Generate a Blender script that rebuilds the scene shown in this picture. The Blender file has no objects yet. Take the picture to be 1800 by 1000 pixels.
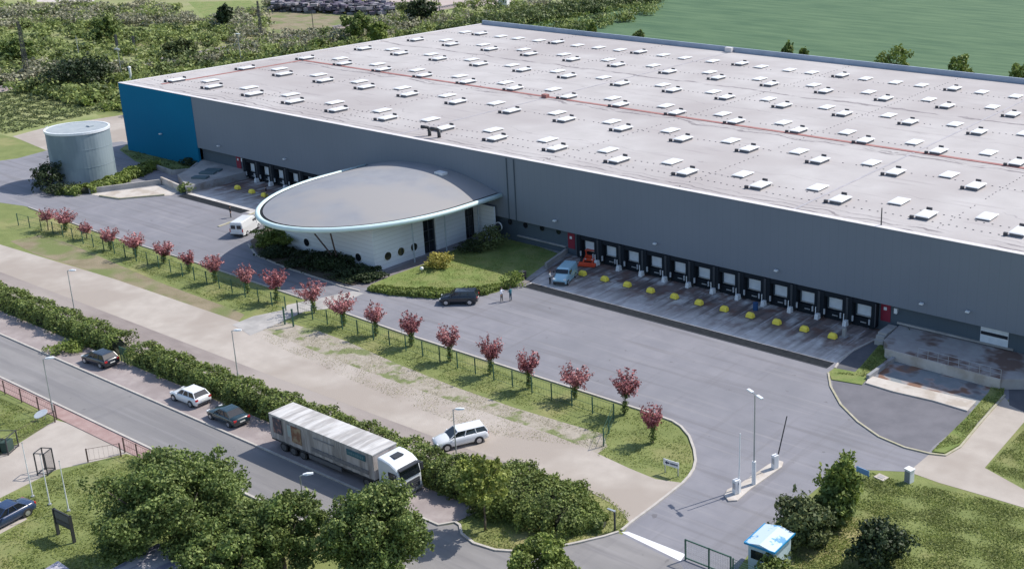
import bpy, bmesh, math, random
import numpy as np
from mathutils import Vector, Matrix

# ------------------------------------------------------------------ camera, sky, sun, exposure
S = bpy.context.scene
COL = S.collection
FPX, PPX, PPY = 2075.0, 1250.0, 422.0
YAW, PIT, CH = math.radians(-34.25), math.radians(18.35), 50.0
cam = bpy.data.objects.new("camera", bpy.data.cameras.new("camera")); COL.objects.link(cam)
cam.location = (0, 0, CH)
cam.rotation_euler = (math.pi/2 - PIT, 0, -YAW)
cam.data.sensor_width = 36.0; cam.data.lens = FPX/1800*36
cam.data.shift_x = (900-PPX)/1800; cam.data.shift_y = (PPY-500)/1800
cam.data.clip_start = 1; cam.data.clip_end = 6000
S.camera = cam
SUN_EL, SUN_AZ = math.radians(48.0), math.radians(24.0)      # azimuth clockwise from +Y
w = bpy.data.worlds.new("World"); S.world = w; w.use_nodes = True
nt = w.node_tree; bg = nt.nodes["Background"]
sky = nt.nodes.new("ShaderNodeTexSky"); sky.sky_type = 'NISHITA'; sky.sun_disc = False
sky.sun_elevation = SUN_EL; sky.sun_rotation = SUN_AZ
sky.air_density = 1.0; sky.dust_density = 1.0; sky.ozone_density = 1.0
nt.links.new(sky.outputs[0], bg.inputs[0]); bg.inputs[1].default_value = 0.15
sl = bpy.data.lights.new("sun", 'SUN'); sl.energy = 3.9; sl.angle = math.radians(0.5); sl.color = (1, .94, .85)
so = bpy.data.objects.new("sun", sl); COL.objects.link(so)
sd = Vector((math.sin(SUN_AZ)*math.cos(SUN_EL), math.cos(SUN_AZ)*math.cos(SUN_EL), math.sin(SUN_EL)))
so.rotation_euler = (-sd).to_track_quat('-Z', 'Y').to_euler(); so.location = (0, 0, 120)
S.view_settings.view_transform = 'Standard'; S.view_settings.look = 'None'; S.view_settings.gamma = 1
S.view_settings.exposure = 0.34
S.cycles.max_bounces = 5; S.cycles.diffuse_bounces = 3; S.cycles.transparent_max_bounces = 6
S.cycles.use_adaptive_sampling = True

# ------------------------------------------------------------------ helpers
_cy, _sy, _cp, _sp = math.cos(YAW), math.sin(YAW), math.cos(PIT), math.sin(PIT)
_F = np.array([_sy*_cp, _cy*_cp, -_sp]); _R = np.array([_cy, -_sy, 0.0]); _D = np.cross(_F, _R)
def ray(px, py): return _R*((px-PPX)/FPX) + _D*((py-PPY)/FPX) + _F
def G(px, py, z=0.0):                       # photograph point -> world point at height z
    v = ray(px, py); t = (z-CH)/v[2]; return Vector((v[0]*t, v[1]*t, z))
def W(px, py, Y):                           # photograph point -> world point on the plane y = Y
    v = ray(px, py); t = Y/v[1]; return Vector((v[0]*t, Y, CH+v[2]*t))
def GP(pts, z=0.0): return [tuple(G(x, y, z).xy) for x, y in pts]
def proj(p):
    d = np.array([p[0], p[1], p[2]-CH]); z = d@_F; return (d@_R/z*FPX+PPX, d@_D/z*FPX+PPY)

def tag(o, label=None, cat=None, group=None, kind=None):
    if label: o["label"] = label
    if cat: o["category"] = cat
    if group: o["group"] = group
    if kind: o["kind"] = kind
    return o
def thing(name, label, cat, loc=(0, 0, 0), rotz=0.0, group=None):
    o = bpy.data.objects.new(name, None); COL.objects.link(o); o.empty_display_size = .3
    o.location = loc; o.rotation_euler = (0, 0, rotz)
    return tag(o, label, cat, group)
def dup(root, loc, rotz=0.0, label=None, scale=None):
    r = root.copy(); COL.objects.link(r); r.location = loc; r.rotation_euler = (0, 0, rotz)
    if scale: r.scale = scale
    if label: r["label"] = label
    for ch in list(root.children):
        c = ch.copy(); COL.objects.link(c); c.parent = r
        for g in list(ch.children):
            d = g.copy(); COL.objects.link(d); d.parent = c
    return r

class MB:
    def __init__(s): s.v = []; s.f = []; s.m = []; s.cur = 0
    def mi(s, i): s.cur = i; return s
    def add(s, vs, fs):
        n = len(s.v); s.v += [tuple(p) for p in vs]
        for f in fs: s.f.append([i+n for i in f]); s.m.append(s.cur)
        return s
    def box(s, c, d, rz=0.0, taper=1.0):
        x, y, z = d[0]/2, d[1]/2, d[2]/2; a, b = math.cos(rz), math.sin(rz); P = []
        for k, t in ((-1, 1.0), (1, taper)):
            for i, j in ((-1, -1), (1, -1), (1, 1), (-1, 1)):
                X, Y = i*x*t, j*y*t; P.append((c[0]+X*a-Y*b, c[1]+X*b+Y*a, c[2]+k*z))
        return s.add(P, [(3, 2, 1, 0), (4, 5, 6, 7), (0, 1, 5, 4), (1, 2, 6, 5), (2, 3, 7, 6), (3, 0, 4, 7)])
    def prism(s, pts, z0, z1):
        a = sum(pts[i][0]*pts[(i+1) % len(pts)][1]-pts[(i+1) % len(pts)][0]*pts[i][1] for i in range(len(pts)))
        if a < 0: pts = pts[::-1]
        n = len(pts)
        return s.add([(x, y, z0) for x, y in pts]+[(x, y, z1) for x, y in pts],
                     [list(range(n))[::-1], list(range(n, 2*n))]+[(i, (i+1) % n, n+(i+1) % n, n+i) for i in range(n)])
    def sheet(s, pts, z):
        a = sum(pts[i][0]*pts[(i+1) % len(pts)][1]-pts[(i+1) % len(pts)][0]*pts[i][1] for i in range(len(pts)))
        if a < 0: pts = pts[::-1]
        return s.add([(p[0], p[1], z) for p in pts], [list(range(len(pts)))])
    def tube(s, p, q, r, r2=None, n=8, caps=True):
        p, q = Vector(p), Vector(q); r2 = r if r2 is None else r2; d = (q-p).normalized()
        u = d.orthogonal().normalized(); v = d.cross(u); P = []
        for c, rr in ((p, r), (q, r2)):
            for i in range(n):
                a = 2*math.pi*i/n; P.append(c+(u*math.cos(a)+v*math.sin(a))*rr)
        F = [(i, (i+1) % n, n+(i+1) % n, n+i) for i in range(n)]
        if caps: F += [list(range(n))[::-1], list(range(n, 2*n))]
        return s.add(P, F)
    def path(s, pts, r, n=8):
        for a, b in zip(pts[:-1], pts[1:]): s.tube(a, b, r, n=n)
        return s
    def loft(s, rings, caps=True, closed=True):
        n = len(rings[0]); P = [p for r in rings for p in r]; F = []
        for k in range(len(rings)-1):
            for i in range(n if closed else n-1):
                F.append((k*n+i, k*n+(i+1) % n, (k+1)*n+(i+1) % n, (k+1)*n+i))
        if caps: F += [list(range(n))[::-1], [(len(rings)-1)*n+i for i in range(n)]]
        return s.add(P, F)
    def disc(s, c, r, axis, th, n=20):      # short cylinder round a centre along an axis
        c = Vector(c); a = Vector(axis).normalized()*th/2; return s.tube(c-a, c+a, r, n=n)
    def build(s, name, mats, parent=None, world=False, smooth=False, bevel=0.0):
        if not isinstance(mats, (list, tuple)): mats = [mats]
        me = bpy.data.meshes.new(name)
        vs = s.v
        if world and parent is not None:
            o = parent; L = Vector((0, 0, 0))
            while o is not None: L = L+o.location; o = o.parent
            vs = [(x-L.x, y-L.y, z-L.z) for x, y, z in vs]
        me.from_pydata(vs, [], s.f); me.update()
        bm = bmesh.new(); bm.from_mesh(me); bmesh.ops.recalc_face_normals(bm, faces=bm.faces[:]) if not getattr(s, 'keep', False) else None
        bm.to_mesh(me); bm.free()
        for m in mats: me.materials.append(m)
        me.polygons.foreach_set('material_index', s.m)
        if smooth: me.polygons.foreach_set('use_smooth', [True]*len(me.polygons))
        o = bpy.data.objects.new(name, me); COL.objects.link(o)
        if bevel:
            b = o.modifiers.new('bevel', 'BEVEL'); b.width = bevel; b.segments = 2; b.limit_method = 'ANGLE'
        if parent is not None: o.parent = parent
        return o

# ------------------------------------------------------------------ materials
def mat(name, col, rough=.8, col2=None, scale=1.0, mix=(.35, .65), metal=0.0, bump=0.0, bscale=None, col3=None, scale3=.08, mix3=(.45, .6), spec=.5, stretch=None, detail=4, coord='world'):
    m = bpy.data.materials.new(name); m.use_nodes = True; N = m.node_tree.nodes; L = m.node_tree.links
    p = N["Principled BSDF"]; p.inputs['Roughness'].default_value = rough; p.inputs['Metallic'].default_value = metal
    p.inputs['Specular IOR Level'].default_value = spec
    p.inputs['Base Color'].default_value = (*col, 1)
    if coord == 'world':
        tc = N.new('ShaderNodeNewGeometry'); src = tc.outputs['Position']
    else:
        tc = N.new('ShaderNodeTexCoord'); src = tc.outputs['Object']
    if stretch:
        mp = N.new('ShaderNodeMapping'); mp.inputs['Scale'].default_value = stretch; L.new(src, mp.inputs[0]); src = mp.outputs[0]
    m['src'] = 0
    out = None
    def noise(sc, det=detail):
        n = N.new('ShaderNodeTexNoise'); n.inputs['Scale'].default_value = sc; n.inputs['Detail'].default_value = det; n.inputs['Roughness'].default_value = .6
        L.new(src, n.inputs['Vector']); return n.outputs['Fac']
    def ramp(fac, a, b):
        r = N.new('ShaderNodeMapRange'); r.inputs[1].default_value = a; r.inputs[2].default_value = b; L.new(fac, r.inputs[0]); return r.outputs[0]
    def mixc(fac, A, B):
        x = N.new('ShaderNodeMix'); x.data_type = 'RGBA'; L.new(fac, x.inputs[0])
        for k, c in ((6, A), (7, B)):
            if isinstance(c, tuple): x.inputs[k].default_value = (*c, 1)
            else: L.new(c, x.inputs[k])
        return x.outputs[2]
    if col2: out = mixc(ramp(noise(scale), *mix), col, col2)
    if col3: out = mixc(ramp(noise(scale3, 3), *mix3), out if out is not None else col, col3)
    if out is not None: L.new(out, p.inputs['Base Color'])
    if bump:
        b = N.new('ShaderNodeBump'); b.inputs['Strength'].default_value = bump; b.inputs['Distance'].default_value = .1
        L.new(noise(bscale or scale*4), b.inputs['Height']); L.new(b.outputs[0], p.inputs['Normal'])
    m['h'] = 0
    return m, N, L, p, noise, ramp, mixc, src
def M(*a, **k): return mat(*a, **k)[0]

def leafmat(name, c1, c2, c3=None, trans=.25, rough=.6):
    m = bpy.data.materials.new(name); m.use_nodes = True; N = m.node_tree.nodes; L = m.node_tree.links
    p = N["Principled BSDF"]; p.inputs['Roughness'].default_value = rough; p.inputs['Specular IOR Level'].default_value = .35
    g = N.new('ShaderNodeNewGeometry'); r = N.new('ShaderNodeValToRGB'); L.new(g.outputs['Random Per Island'], r.inputs[0])
    r.color_ramp.elements[0].color = (*c1, 1); r.color_ramp.elements[1].color = (*c2, 1)
    if c3: e = r.color_ramp.elements.new(.55); e.color = (*c3, 1)
    n = N.new('ShaderNodeTexNoise'); n.inputs['Scale'].default_value = .5; L.new(g.outputs['Position'], n.inputs['Vector'])
    mr = N.new('ShaderNodeMapRange'); mr.inputs[1].default_value = .3; mr.inputs[2].default_value = .7; mr.inputs[3].default_value = .72; mr.inputs[4].default_value = 1.3; L.new(n.outputs['Fac'], mr.inputs[0])
    v = N.new('ShaderNodeVectorMath'); v.operation = 'SCALE'; L.new(r.outputs[0], v.inputs[0]); L.new(mr.outputs[0], v.inputs['Scale'])
    L.new(v.outputs[0], p.inputs['Base Color'])
    t = N.new('ShaderNodeBsdfTranslucent'); L.new(v.outputs[0], t.inputs[0]); x = N.new('ShaderNodeMixShader'); x.inputs[0].default_value = trans
    L.new(p.outputs[0], x.inputs[1]); L.new(t.outputs[0], x.inputs[2]); L.new(x.outputs[0], N['Material Output'].inputs[0])
    return m

ASPH = M('yard_asphalt', (.205, .205, .232), .85, (.24, .238, .264), .35, col3=(.175, .178, .20), scale3=.06, mix3=(.45, .72), bump=.12, bscale=9)
def wear(m, amt=1.0):
    N = m.node_tree.nodes; L = m.node_tree.links; p = N["Principled BSDF"]; base = p.inputs['Base Color'].links[0].from_socket
    g = N.new('ShaderNodeNewGeometry')
    def mixn(f, A, B):
        x = N.new('ShaderNodeMix'); x.data_type = 'RGBA'; L.new(f, x.inputs[0]); L.new(A, x.inputs[6]); x.inputs[7].default_value = (*B, 1); return x.outputs[2]
    def rng_(s, a, b, k):
        q = N.new('ShaderNodeMapRange'); q.inputs[1].default_value = a; q.inputs[2].default_value = b; q.inputs[4].default_value = k; L.new(s, q.inputs[0]); return q.outputs[0]
    c = base
    for sc, rot, ns, a, b, k, col in (((.05, .9, 1), .06, 1.0, .52, .66, .45, (.14, .135, .145)), ((.9, .06, 1), .35, 1.0, .57, .70, .35, (.15, .145, .155)), ((.05, 1.3, 1), -.25, 1.3, .56, .68, .35, (.30, .29, .30))):
        mp = N.new('ShaderNodeMapping'); mp.inputs['Rotation'].default_value = (0, 0, rot); mp.inputs['Scale'].default_value = sc; L.new(g.outputs['Position'], mp.inputs[0])
        n = N.new('ShaderNodeTexNoise'); n.inputs['Scale'].default_value = ns; n.inputs['Detail'].default_value = 5; L.new(mp.outputs[0], n.inputs['Vector'])
        c = mixn(rng_(n.outputs['Fac'], a, b, k*amt), c, col)
    n = N.new('ShaderNodeTexNoise'); n.inputs['Scale'].default_value = .9; n.inputs['Detail'].default_value = 3; L.new(g.outputs['Position'], n.inputs['Vector'])
    c = mixn(rng_(n.outputs['Fac'], .69, .74, .5*amt), c, (.085, .08, .085))
    L.new(c, p.inputs['Base Color'])
wear(ASPH)
ASPH_R = M('road_asphalt', (.215, .207, .207), .85, (.255, .245, .243), .7, col3=(.185, .18, .183), scale3=.07, mix3=(.5, .7), bump=.12, bscale=9, stretch=(.25, 1, 1))
wear(ASPH_R, .8)
ASPH_D = M('new_asphalt', (.085, .09, .105), .85, (.11, .112, .125), .8, bump=.1, bscale=9)
TAN = M('pale_road_concrete', (.39, .347, .308), .9, (.44, .395, .352), .6, col3=(.345, .30, .262), scale3=.1, bump=.15, bscale=8)
PAVER = M('brown_pavers', (.225, .19, .18), .9, (.285, .245, .23), .8, col3=(.34, .30, .275), scale3=.13, mix3=(.42, .62), bump=.2, bscale=7, stretch=(.35, 1, 1))
WALK = M('pinkish_pavers', (.30, .255, .25), .9, (.36, .315, .305), 1.2, col3=(.27, .23, .225), scale3=.2, bump=.15, bscale=8)
REDP = M('red_pavers', (.31, .205, .19), .9, (.37, .265, .245), 1.0, bump=.15, bscale=8)
CONC = M('concrete', (.36, .35, .34), .88, (.44, .42, .40), .8, col3=(.30, .29, .28), scale3=.3, bump=.1, bscale=6)
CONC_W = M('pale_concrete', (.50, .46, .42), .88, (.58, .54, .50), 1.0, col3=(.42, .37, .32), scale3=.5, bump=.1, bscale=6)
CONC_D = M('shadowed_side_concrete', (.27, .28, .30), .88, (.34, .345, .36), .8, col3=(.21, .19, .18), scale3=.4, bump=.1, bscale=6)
KERB = M('kerb_stone', (.42, .39, .36), .85, (.50, .47, .43), 2.0)
KERB_M = M('mossy_kerb', (.36, .34, .22), .9, (.44, .41, .33), 1.5)
GRASS = M('mown_grass', (.135, .170, .048), .95, (.205, .235, .078), .45, mix=(.3, .7), col3=(.30, .27, .12), scale3=.12, mix3=(.5, .72), bump=.6, bscale=5, detail=8)
GRASS_L = M('lawn', (.125, .180, .042), .95, (.205, .255, .075), .6, mix=(.3, .7), col3=(.20, .225, .075), scale3=.3, bump=.6, bscale=5, detail=8)
DRYG = M('dry_grass', (.20, .17, .10), .95, (.27, .225, .15), .4, col3=(.15, .18, .06), scale3=.14, mix3=(.47, .6), bump=.5, bscale=4, detail=7)
PATCHY = M('gravel_with_weeds', (.31, .275, .225), .95, (.385, .345, .29), 1.3, mix=(.4, .6), col3=(.17, .20, .08), scale3=.42, mix3=(.51, .60), bump=.5, bscale=5, detail=8)
WILD = M('rough_grassland', (.18, .225, .07), .95, (.29, .30, .13), .09, mix=(.35, .65), col3=(.30, .27, .16), scale3=.022, mix3=(.52, .66), bump=.6, bscale=1.5, detail=9)
STEEL = M('galvanised_steel', (.42, .44, .46), .45, (.50, .52, .54), 2.0, metal=.6)
WHITE = M('white_paint', (.78, .79, .80), .5, (.70, .71, .72), 1.5)
DARKM = M('dark_metal', (.035, .038, .045), .55)
RUBBER = M('black_rubber', (.02, .02, .022), .8)
GREENM = M('green_coated_steel', (.03, .09, .065), .55)
BROWNW = M('brown_post', (.085, .055, .05), .8)
RED = M('red_paint', (.24, .015, .04), .6)
YEL = M('yellow_paint', (1.0, .82, .10), .6, (.92, .70, .09), 2.2)
TEAL = M('teal_paint', (.30, .62, .66), .4)
TRUNK = M('bark', (.10, .075, .055), .9, (.16, .125, .095), 4, bump=.4, bscale=20, coord='obj')
GLASS = M('dark_glass', (.012, .016, .022), .12, spec=.8)
CHROME = M('alloy', (.55, .56, .58), .3, metal=.7)
LAMPR = M('tail_lamp_red', (.45, .02, .02), .3)
LAMPW = M('headlamp_glass', (.75, .78, .8), .15)
PLATE = M('number_plate', (.7, .7, .66), .5)

# ------------------------------------------------------------------ ground and pavements
def struct(name, mb, m, **k): return tag(mb.build(name, m, **k), kind='structure')
g = MB(); g.sheet([(-2500, -400), (1500, -400), (1500, 3000), (-2500, 3000)], 0)
struct('ground', g, GRASS)
struct('scrubland_ground', MB().sheet([(-2400, 102), (-199, 102), (-199, 112), (-232, 122), (-216, 205), (-246, 215), (-252, 330), (-300, 480), (-400, 900), (-2400, 900)], .004), WILD)

fm = mat('young_crop', (.038, .098, .040), .9, (.080, .150, .066), .05, mix=(.38, .62), stretch=(1.0, 6.0, 1), bump=.5, bscale=.8, detail=8)
m_, N_, L_, p_, noise_, ramp_, mixc_, src_ = fm
struct('crop_field', MB().sheet([(-243, 207), (600, 207), (600, 2600), (-560, 2600), (-300, 480), (-252, 330), (-247, 260)], .008), m_)

# yard
yard = [tuple(G(0, 283).xy), tuple(G(30, 279).xy), tuple(G(82, 265).xy), (-208.5, 101), (-204, 111.5), (-198.2, 111.5), (-198.2, 109.3), (40, 109.3), (40, 82)]
yard += GP([(1800, 655), (1775, 700), (1700, 760), (1635, 797), (1597, 829), (1530, 826), (1500, 822), (1440, 855), (1380, 905), (1340, 940), (1290, 1010)])
yard += [(-41.5, 58.5), (-44.1, 60.2), (-50.0, 61.2)]
yard += [(-50.7, 63.4), (-50.7, 70.2), (-51.3, 72.7), (-53.2, 75.6), (-56.7, 78.6), (-61.0, 79.0), (-69, 79), (-108.3, 79.6), (-134, 80.2), (-156.4, 80.0), (-163.6, 80.3), (-172, 80.9), (-177.4, 80.8), (-184, 79.2), (-215, 76), (-230, 84)]
struct('yard', MB().sheet(yard, .012), ASPH)

road_w = [(-420, 54.3), (-62.6, 54.3), (-61.8, 55.3), (-60.9, 55.0), (-59, 54.2), (-56.6, 54.3), (-54.0, 55.9), (-52, 58.5), (-50.4, 61.4), (-44.0, 60.7), (-41.5, 59), (-38.5, 55.5), (-35, 54.3), (200, 54.3), (200, 48.9), (-84, 48.9), (-420, 48.9)]
struct('road', MB().sheet(road_w, .016), ASPH_R)
struct('stop_line', MB().sheet(GP([(1092, 935), (1104, 934), (1205, 974), (1196, 986)]), .020), WHITE)
tan_up = [(-420, 66), (-175, 66), (-161.9, 69.8), (-136.8, 71.0), (-110.9, 71.2), (-104, 71.0), (-92.3, 70.4), (-82.5, 70.3), (-70.8, 70.6), (-65.3, 70.7), (-60.8, 70.4), (-56.0, 69.8), (-53.0, 69.6), (-50.7, 70.4), (-50.5, 63), (-53.1, 64.4), (-56, 64.9), (-60.8, 64.8), (-64.7, 64.7), (-72.2, 64.4), (-96, 64.3), (-130, 64.4), (-175, 64.4), (-420, 64.4)]
struct('pale_road', MB().sheet(tan_up, .008), TAN)
struct('parking_strip', MB().sheet([(-420, 60.0), (-66, 60.0), (-63, 62.5), (-62, 64.9), (-420, 64.9)], .004), PAVER)
struct('patchy_gravel', MB().sheet(GP([(440, 588), (480, 560), (560, 582), (610, 600), (700, 640), (800, 680), (900, 715), (1000, 745), (1060, 762), (1068, 785), (1045, 800), (970, 780), (860, 770), (700, 710), (560, 640)]), .006), PATCHY)
struct('dry_grass_strip', MB().sheet(GP([(18, 424), (70, 414), (110, 424), (150, 440), (200, 462), (290, 500), (345, 520), (400, 540), (430, 553), (410, 574), (330, 540), (220, 505), (150, 474), (60, 446)]), .006), DRYG)
struct('footpath', MB().sheet(GP([(408, 571), (445, 556), (498, 545), (505, 536), (620, 512), (640, 516), (575, 543), (535, 548), (440, 590), (425, 580)]), .022), CONC)
struct('pavement', MB().sheet([(-420, 54.45), (-62.6, 54.45), (-61.9, 55.5), (-61.5, 57.8), (-420, 57.9)], .05), WALK)
struct('lower_pavement', MB().sheet([(-420, 47.35), (-86.5, 47.35), (-84, 48.75), (-420, 48.75)], .05), REDP)
struct('driveway', MB().sheet(GP([(98, 738), (215, 768), (330, 812), (310, 822), (222, 797), (160, 812), (100, 825), (60, 845), (0, 875), (-60, 900), (-60, 820), (0, 800)]), .008), TAN)
struct('parking_bay', MB().sheet(GP([(-60, 880), (0, 880), (30, 898), (48, 912), (0, 938), (-60, 960)]), .008), TAN)
struct('pale_track', MB().sheet([tuple(G(22, 240).xy), tuple(G(90, 222).xy), (-225.1, 123.6), (-216, 140), (-208, 205), (-199, 205), (-198.7, 109.4), (-204, 100.5), tuple(G(82, 265).xy)], .010), TAN)
struct('entry_path', MB().sheet(GP([(1597, 829), (1635, 797), (1662, 801), (1690, 786), (1765, 697), (1778, 712), (1900, 640), (1900, 700), (1800, 742), (1731, 822), (1800, 860), (1900, 905), (1900, 935), (1800, 892), (1730, 871), (1650, 848)]), .016), TAN)
struct('dark_asphalt_lane', MB().sheet(GP([(1772, 650), (1900, 655), (1900, 730), (1800, 724), (1774, 712)]), .018), ASPH_D)

# kerbs
def kerb(name, pts, wd=.16, h=.13, m=KERB, closed=False):
    mb = MB(); P = [Vector((p[0], p[1])) for p in pts]
    n = len(P)
    if closed: P.append(P[0])
    L, R = [], []
    for i, p in enumerate(P):
        a = P[i-1] if i > 0 else (P[-2] if closed else None); b = P[i+1] if i < len(P)-1 else (P[1] if closed else None)
        d = ((p-a).normalized() if a is not None else Vector((0, 0)))+((b-p).normalized() if b is not None else Vector((0, 0)))
        d.normalize(); q = Vector((-d.y, d.x))*wd/2; L.append(p+q); R.append(p-q)
    rings = [[(l.x, l.y, -.02), (l.x, l.y, h), (r.x, r.y, h), (r.x, r.y, -.02)] for l, r in zip(L, R)]
    mb.loft(rings); return struct(name, mb, m)
kerb('kerb_upper_road', [(-420, 54.38), (-62.7, 54.38), (-61.95, 55.4), (-61.3, 55.3), (-60.3, 54.5), (-58.6, 54.1), (-56.6, 54.35), (-54.6, 55.4), (-53.2, 57), (-52, 58.8), (-51, 60.4), (-50.5, 61.5)], .2)
kerb('kerb_lower_road', [(-420, 48.82), (-60, 48.82), (0, 48.82)], .2)
kerb('kerb_tree_strip', [(-176, 80.7), (-156.4, 79.95), (-134, 80.1), (-112, 79.65)])
kerb('kerb_tree_verge', [(-106.5, 79.5), (-94.3, 79.1), (-77, 79), (-61.3, 79.0), (-58, 78.85), (-56.7, 78.4), (-55, 77.3), (-53.2, 75.5), (-52, 74), (-51.3, 72.7), (-50.9, 71.4), (-50.7, 70.2), (-50.55, 66), (-50.55, 63.4), (-50.45, 61.8)], .22)
kerb('kerb_round_bay', GP([(1456, 656), (1460, 680), (1478, 712), (1508, 742), (1545, 768), (1590, 787), (1635, 798), (1662, 801), (1688, 786), (1722, 745), (1766, 695)]), .2, .12, KERB_M)
struct('dark_parking_bay', MB().sheet(GP([(1463, 668), (1530, 676), (1715, 725), (1640, 785), (1632, 795), (1590, 784), (1545, 765), (1508, 739), (1481, 710), (1464, 682)]), .018), M('worn_dark_asphalt', (.125, .125, .145), .85, (.16, .158, .18), .4, bump=.1, bscale=9))
struct('verge_by_bay', MB().prism(GP([(1638, 794), (1660, 797), (1686, 783), (1720, 741), (1764, 693), (1770, 658), (1752, 655), (1738, 690), (1700, 733)]), -.02, .10), GRASS_L)
struct('verge_by_apron', MB().prism(GP([(1457, 655), (1467, 648), (1503, 655), (1516, 642), (1546, 606), (1572, 603), (1568, 622), (1526, 664), (1515, 677), (1462, 668)]), -.02, .10), GRASS_L)
struct('asphalt_wedge', MB().sheet(GP([(1470, 648), (1478, 636), (1500, 618), (1546, 596), (1560, 602), (1510, 655)]), .022), ASPH_D)
kerb('kerb_wedge', GP([(1468, 647), (1476, 634), (1500, 616), (1545, 594)]), .2, .1)
struct('shaded_grass', MB().sheet(GP([(210, 264), (222, 255), (370, 285), (350, 293), (318, 307), (272, 296), (238, 284)]), .03), GRASS_L)
isl = GP([(1273, 872), (1278, 862), (1300, 852), (1350, 818), (1366, 810), (1377, 813), (1374, 822), (1320, 860), (1296, 881), (1280, 882)])
struct('traffic_island', MB().prism(isl, -.02, .14), CONC_W, bevel=.04)

# truck apron with tyre tracks
def apron_mat(name, x0, pitch, light=1.0):
    m, N, L, p, noise, ramp, mixc, src = mat(name, (.60, .58, .56), .8, (.74, .72, .70), .35, bump=.1, bscale=8)
    base = p.inputs['Base Color'].links[0].from_socket
    sx = N.new('ShaderNodeSeparateXYZ'); L.new(src, sx.inputs[0])
    def mth(op, a, b=None, c=None):
        n = N.new('ShaderNodeMath'); n.operation = op
        for i, q in enumerate((a, b, c)):
            if q is None: continue
            if isinstance(q, (int, float)): n.inputs[i].default_value = q
            else: L.new(q, n.inputs[i])
        return n.outputs[0]
    mp = N.new('ShaderNodeMapping'); mp.inputs['Scale'].default_value = (1.2, .16, 1); L.new(src, mp.inputs[0])
    n1 = N.new('ShaderNodeTexNoise'); n1.inputs['Scale'].default_value = 1.1; n1.inputs['Detail'].default_value = 5; L.new(mp.outputs[0], n1.inputs['Vector'])
    streak = ramp(n1.outputs['Fac'], .44, .62)
    ygr = N.new('ShaderNodeMapRange'); ygr.inputs[1].default_value = 99; ygr.inputs[2].default_value = 105; ygr.inputs[3].default_value = .2; ygr.inputs[4].default_value = 1.0; L.new(sx.outputs[1], ygr.inputs[0])
    f1 = mth('MULTIPLY', streak, ygr.outputs[0])
    c0 = mixc(mth('MULTIPLY', ygr.outputs[0], mth('MULTIPLY', ramp(noise(.3), .3, .55), .95)), base, (.20, .145, .13))
    c = mixc(f1, c0, (.12, .095, .09))
    fr = mth('FRACT', mth('DIVIDE', mth('ADD', sx.outputs[0], -x0), pitch))
    tri = mth('ABSOLUTE', mth('SUBTRACT', fr, .5))
    line = mth('LESS_THAN', mth('ABSOLUTE', mth('SUBTRACT', tri, .5)), .022)
    gate = mth('MULTIPLY', line, ramp(noise(.9), .42, .55))
    c = mixc(mth('MULTIPLY', gate, .45), c, (.72, .73, .76))
    stain = ramp(noise(.45), .50, .62)
    c = mixc(mth('MULTIPLY', mth('MULTIPLY', stain, ygr.outputs[0]), .75), c, (.17, .085, .062))
    L.new(c, p.inputs['Base Color']); p.inputs['Roughness'].default_value = .75
    return m
APR = apron_mat('apron_concrete', -91.3, 3.46)
struct('loading_apron', MB().sheet([(-93.6, 98.45), (-52.2, 98.45), (-51.5, 98.9), (-49.9, 104.9), (-49.9, 109.4), (-97.5, 109.4), (-95.3, 103)], .018), APR)
struct('loading_apron_far', MB().sheet([(-163.5, 97.5), (-136, 97.0), (-136, 109.4), (-163.5, 109.4)], .018), apron_mat('far_apron_concrete', -160, 3.46))
SHADE_GASKET = M('shade_and_gasket_black', (.02, .024, .03), .95, (.032, .036, .042), 2, spec=.05)  # near-black: building shade painted on the asphalt strips, also the roof gasket
def shade_strip(name, x0, x1, y, label):  # dark sheet and edging added to carry the warehouse's painted shade
    t = thing(name, label, 'shade_strip', ((x0+x1)/2, y, 0), 0)
    mb = MB(); mb.box((0, 0, .012), (x1-x0, 1.4, .04)); mb.build('shade_sheet', SHADE_GASKET, t)
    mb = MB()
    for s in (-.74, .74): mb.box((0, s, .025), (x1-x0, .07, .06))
    mb.build('edge', M('shade_strip_edge', (.07, .075, .085)), t)
shade_strip('painted_shade_strip', -93.4, -51.9, 97.85, 'long dark strip of painted shade along the edge of the main loading apron')
shade_strip('painted_shade_strip', -163.5, -147.8, 97.2, 'shorter dark strip of painted shade at the loading apron near the silo')

exec_later = []

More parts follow.
